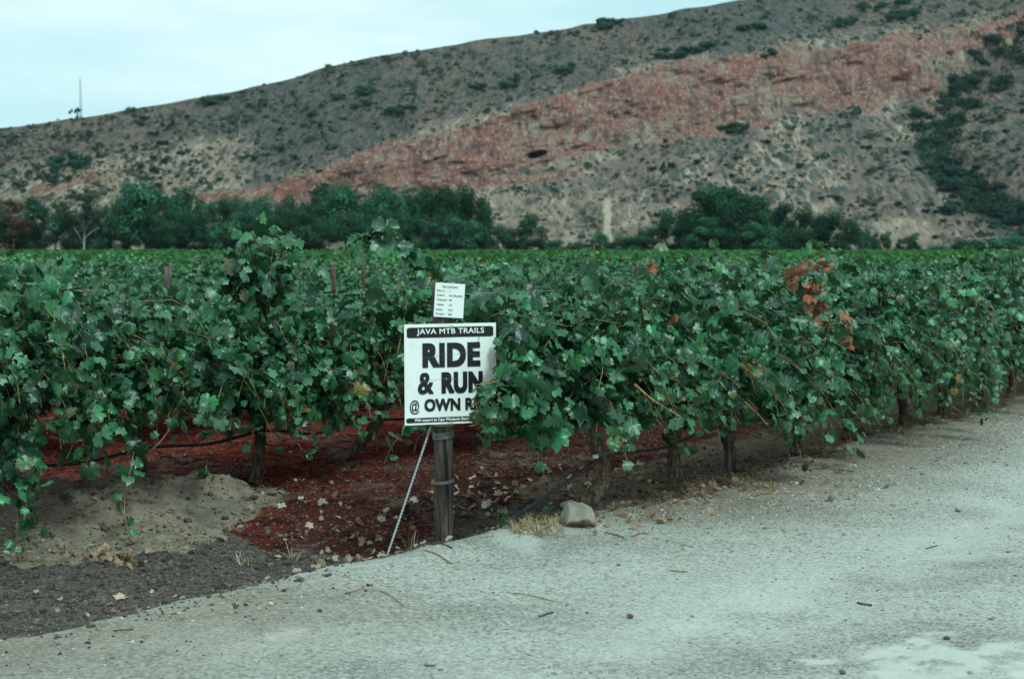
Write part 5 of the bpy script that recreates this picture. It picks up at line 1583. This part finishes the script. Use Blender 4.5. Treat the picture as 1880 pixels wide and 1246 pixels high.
for cx, cy, rx, ry, n, lab in ((912, 162, 42, 6, 9, 'oval green thicket above the red cliff'), (742, 205, 34, 8, 8, 'green thicket on the slope above the left end of the cliff'), (1045, 132, 30, 7, 6, 'green thicket high above the cave'), (1232, 105, 36, 9, 8, 'green thicket just above the cliff in the middle'),
        (1385, 55, 38, 5, 6, 'green thicket near the ridge at the right'), (1290, 92, 14, 8, 4, 'small thicket above the cliff right of the middle'), (1540, 48, 28, 6, 5, 'green thicket near the right ridge'), (1120, 50, 32, 8, 6, 'green thicket below the ridge in the middle'), (660, 190, 44, 22, 8, 'patchy dark thicket on the upper slope left of the middle'),
        (390, 190, 24, 5, 5, 'dark thicket under the ridge at the left'), (1620, 12, 60, 6, 7, 'dark thicket at the top right'), (1335, 240, 44, 7, 9, 'dark thicket under the cliff right of the middle'), (1660, 35, 30, 8, 5, 'dark thicket on the upper right slope'), (1412, 105, 12, 7, 4, 'dark shrub clump at the top edge of the cliff'),
        (125, 305, 60, 10, 7, 'dark thicket over the small red outcrop at the left')):
    thicket(cx, cy, rx, ry, n, 'shrub of the ' + lab, lab + ' shrubs', 20 if ry < 8 else 24, True, -.12)
for i in range(92):       # gully
    k = rs.uniform(0, len(GULLY) - 1.001); a, b_ = GULLY[int(k)], GULLY[int(k) + 1]; f = k - int(k)
    px = a[0] + (b_[0] - a[0]) * f + rs.gauss(0, 30); py = a[1] + (b_[1] - a[1]) * f + rs.gauss(0, 16)
    if px < 1930: shrub(px, py, rs.uniform(18, 40), 'dark shrub crowding the gully at the right of the hill', 'shrubs in the gully')
for i in range(52):       # lower right slope
    px, py = rs.uniform(1180, 1760), rs.uniform(235, 440)
    if py < smooth_line(px, CLL) + 10: continue
    shrub(px, py, rs.uniform(9, 22), 'dark shrub dotted over the slope under the cliff', 'shrubs under the cliff')
for i in range(46):       # left slope
    px, py = rs.uniform(40, 640), rs.uniform(205, 350)
    if py < skyline(px) + 20: continue
    shrub(px, py, rs.uniform(9, 22), 'dark shrub dotted over the pale slope at the left', 'shrubs on the left slope')
for i in range(24):
    px = rs.uniform(1780, 1900); py = rs.uniform(120, 440)
    shrub(px, py, rs.uniform(9, 20), 'dark shrub on the rocky face right of the gully', 'shrubs right of the gully')

def scrub_stuff():
    rng = np.random.default_rng(66); n = 42000
    jj = rng.integers(0, len(_hx), n); ii = rng.integers(12, _hn - 1, n)
    rock, pale, scr = hill_masks(HPX, HPY)
    cl_ = fbm(HPX[ii, jj] / 30., HPY[ii, jj] / 13., 404, 4)
    ok = (rng.random(n) < scr[ii, jj] * sstep(.30, .62, cl_) * .9) & (HPX[ii, jj] > -120) & (HPX[ii, jj] < 2000)
    ii, jj = ii[ok], jj[ok]; p = HP[ii, jj] + rng.normal(0, .6, (len(ii), 3)) * [1, 1, .2]
    n = len(p); k = 7
    s = np.exp(rng.normal(-.95, .45, n)) * (p[:, 1] / 420)
    d = rng.normal(0, 1, (n, k, 3)); d /= np.linalg.norm(d, axis=2)[..., None]; d[..., 2] = np.abs(d[..., 2])
    c = p[:, None] + d * s[:, None, None] * [1, 1, .8]
    nr = d + rng.normal(0, .3, d.shape); nr /= np.linalg.norm(nr, axis=2)[..., None]
    a = np.cross(nr, rng.normal(0, 1, nr.shape)); a /= np.linalg.norm(a, axis=2)[..., None]; b = np.cross(nr, a)
    q = s[:, None, None] * .75
    V = np.stack([c + a * q, c + b * q, c - a * q, c - b * q], 2).reshape(-1, 3)
    kk = rng.random((n, 1)); col = np.array([.030, .056, .044]) * (1 - kk) + np.array([.090, .100, .075]) * kk
    A = np.repeat(np.c_[col, np.ones(n)], k * 4, 0)
    o = link('hillside_scrub', mesh('hillside_scrub', V, np.arange(len(V)).reshape(-1, 4), {'tint': A}, False), M['shrub_leaf'])
    tag(o, 'low grey green heath speckling the whole hillside', 'scrub', kind='stuff')
scrub_stuff()
def gully_growth():
    rng = np.random.default_rng(67); n = 30000
    jj = rng.integers(0, len(_hx), n); ii = rng.integers(12, _hn - 1, n)
    px, py = HPX[ii, jj], HPY[ii, jj]; gd = line_dist(px, py, GULLY)
    side = (px - 1700) > 0
    dens = np.exp(-(gd / 30) ** 2) * sstep(.42, .60, fbm(px / 26., py / 18., 405, 4)) + .16 * sstep(1690, 1800, px) * sstep(.5, .65, fbm(px / 20., py / 12., 406, 4))
    ok = (rng.random(n) < dens) & (px < 2000) & (py < 448)
    ii, jj = ii[ok], jj[ok]; p = HP[ii, jj]; n = len(p); k = 16
    s = rng.uniform(1.0, 2.4, n)
    d = rng.normal(0, 1, (n, k, 3)); d /= np.linalg.norm(d, axis=2)[..., None]; d[..., 2] = np.abs(d[..., 2])
    c = p[:, None] + d * s[:, None, None] * [1, 1, .9]
    nr = d + rng.normal(0, .3, d.shape); nr /= np.linalg.norm(nr, axis=2)[..., None]
    a = np.cross(nr, rng.normal(0, 1, nr.shape)); a /= np.linalg.norm(a, axis=2)[..., None]; b = np.cross(nr, a)
    q = s[:, None, None] * .34
    V = np.stack([c + a * q, c + b * q * .7, c - a * q, c - b * q * .7], 2).reshape(-1, 3)
    kk = np.clip(rng.random((n, 1)) * .7 + rng.random((n, 1)) * .3, 0, 1); col = np.array([.010, .034, .026]) * (1 - kk) + np.array([.030, .075, .048]) * kk
    o = link('gully_undergrowth', mesh('gully_undergrowth', V, np.arange(len(V)).reshape(-1, 4), {'tint': np.repeat(np.c_[col, np.ones(n)], k * 4, 0)}, False), M['shrub_leaf'])
    tag(o, 'dense dark green undergrowth filling the gully at the right', 'undergrowth', kind='stuff')
gully_growth()

# ------------------------------------------------------------------ mast and tree on the ridge
def ridge(px):
    j = int(round((px - _hx[0]) / 4.0)); return HP[-1, j].copy()
def mast():
    p = ridge(149); h = 72 / FPX * p[1]; w = .42
    o = empty('radio_mast', (p[0], p[1], p[2] - .3)); tag(o, 'tall thin lattice radio mast standing on the ridge at the left', 'radio mast')
    b = MB(); C3 = [np.array([w * math.cos(a), w * math.sin(a), 0]) for a in (0.3, 2.39, 4.49)]
    for c in C3: b.add(*tube([c, c * .5 + [0, 0, h]], .06, 5))
    n = 16
    for k in range(n):
        z0, z1 = h * k / n, h * (k + 1) / n
        for i in range(3):
            f0, f1 = 1 - .5 * z0 / h, 1 - .5 * z1 / h
            b.add(*tube([C3[i] * f0 + [0, 0, z0], C3[(i + 1) % 3] * f1 + [0, 0, z1]], .03, 4)); b.add(*tube([C3[i] * f1 + [0, 0, z1], C3[(i + 1) % 3] * f1 + [0, 0, z1]], .03, 4))
    link('lattice', b.mesh('lattice'), M['mast'], o)
    b = MB(); b.add(*tube([(0, 0, h), (0, 0, h * 1.06)], .04, 5)); link('antenna', b.mesh('antenna'), M['mast'], o)
mast()
def ridge_tree():
    p = ridge(143); u = p[1] / FPX
    o = empty('ridge_tree', (p[0], p[1] - 1, p[2] - .3)); tag(o, 'small windblown tree at the foot of the radio mast on the ridge', 'tree')
    b = MB(); b.add(*tube(spline([(0, 0, 0), (.1, 0, 8 * u), (.2, 0, 16 * u)], 5), np.linspace(.22, .1, 11), 6)); b.add(*tube(spline([(.1, 0, 8 * u), (-6 * u, 0, 11 * u), (-12 * u, 0, 14 * u)], 5), np.linspace(.15, .06, 11), 5))
    link('trunk', b.mesh('trunk'), M['tree_bark'], o)
    rng = np.random.default_rng(4); pts = [(-13, 12), (-11, 15), (-12, 10), (-2, 15), (1, 18), (3, 16), (5, 13), (0, 14), (-4, 13), (2, 4), (5, 3), (-1, 2)]
    it = iter(pts)
    def sh(r): q = next(it); return np.array([q[0] * u, r.normal(0, .4), q[1] * u])
    V, F, A = clumped(rng, len(pts), 34, sh, 1.4 * u, 2.8 * u, (.02, .04, .025), (.045, .075, .05))
    link('crown', mesh('crown', V, F, {'tint': A}, False), M['shrub_leaf'], o)
ridge_tree()

# ------------------------------------------------------------------ air
def haze():
    v = [(x, y, z) for z in (-6, 420) for y in (-420, 1900) for x in (-1500, 1500)]
    f = [(0, 2, 3, 1), (4, 5, 7, 6), (0, 1, 5, 4), (2, 6, 7, 3), (0, 4, 6, 2), (1, 3, 7, 5)]
    me = bpy.data.meshes.new('haze'); me.from_pydata(v, [], f); me.update()
    m = bpy.data.materials.new('haze'); m.use_nodes = True; nt = m.node_tree; nt.nodes.clear()
    o = nt.nodes.new('ShaderNodeOutputMaterial'); vol = nt.nodes.new('ShaderNodeVolumePrincipled')
    vol.inputs['Color'].default_value = (.72, .88, 1.0, 1); vol.inputs['Density'].default_value = HAZE
    nt.links.new(vol.outputs[0], o.inputs['Volume'])
    ob = link('haze', me, m); tag(ob, 'thin bluish air between the vineyard and the hill', 'haze', kind='stuff')
HAZE = .00006
haze()
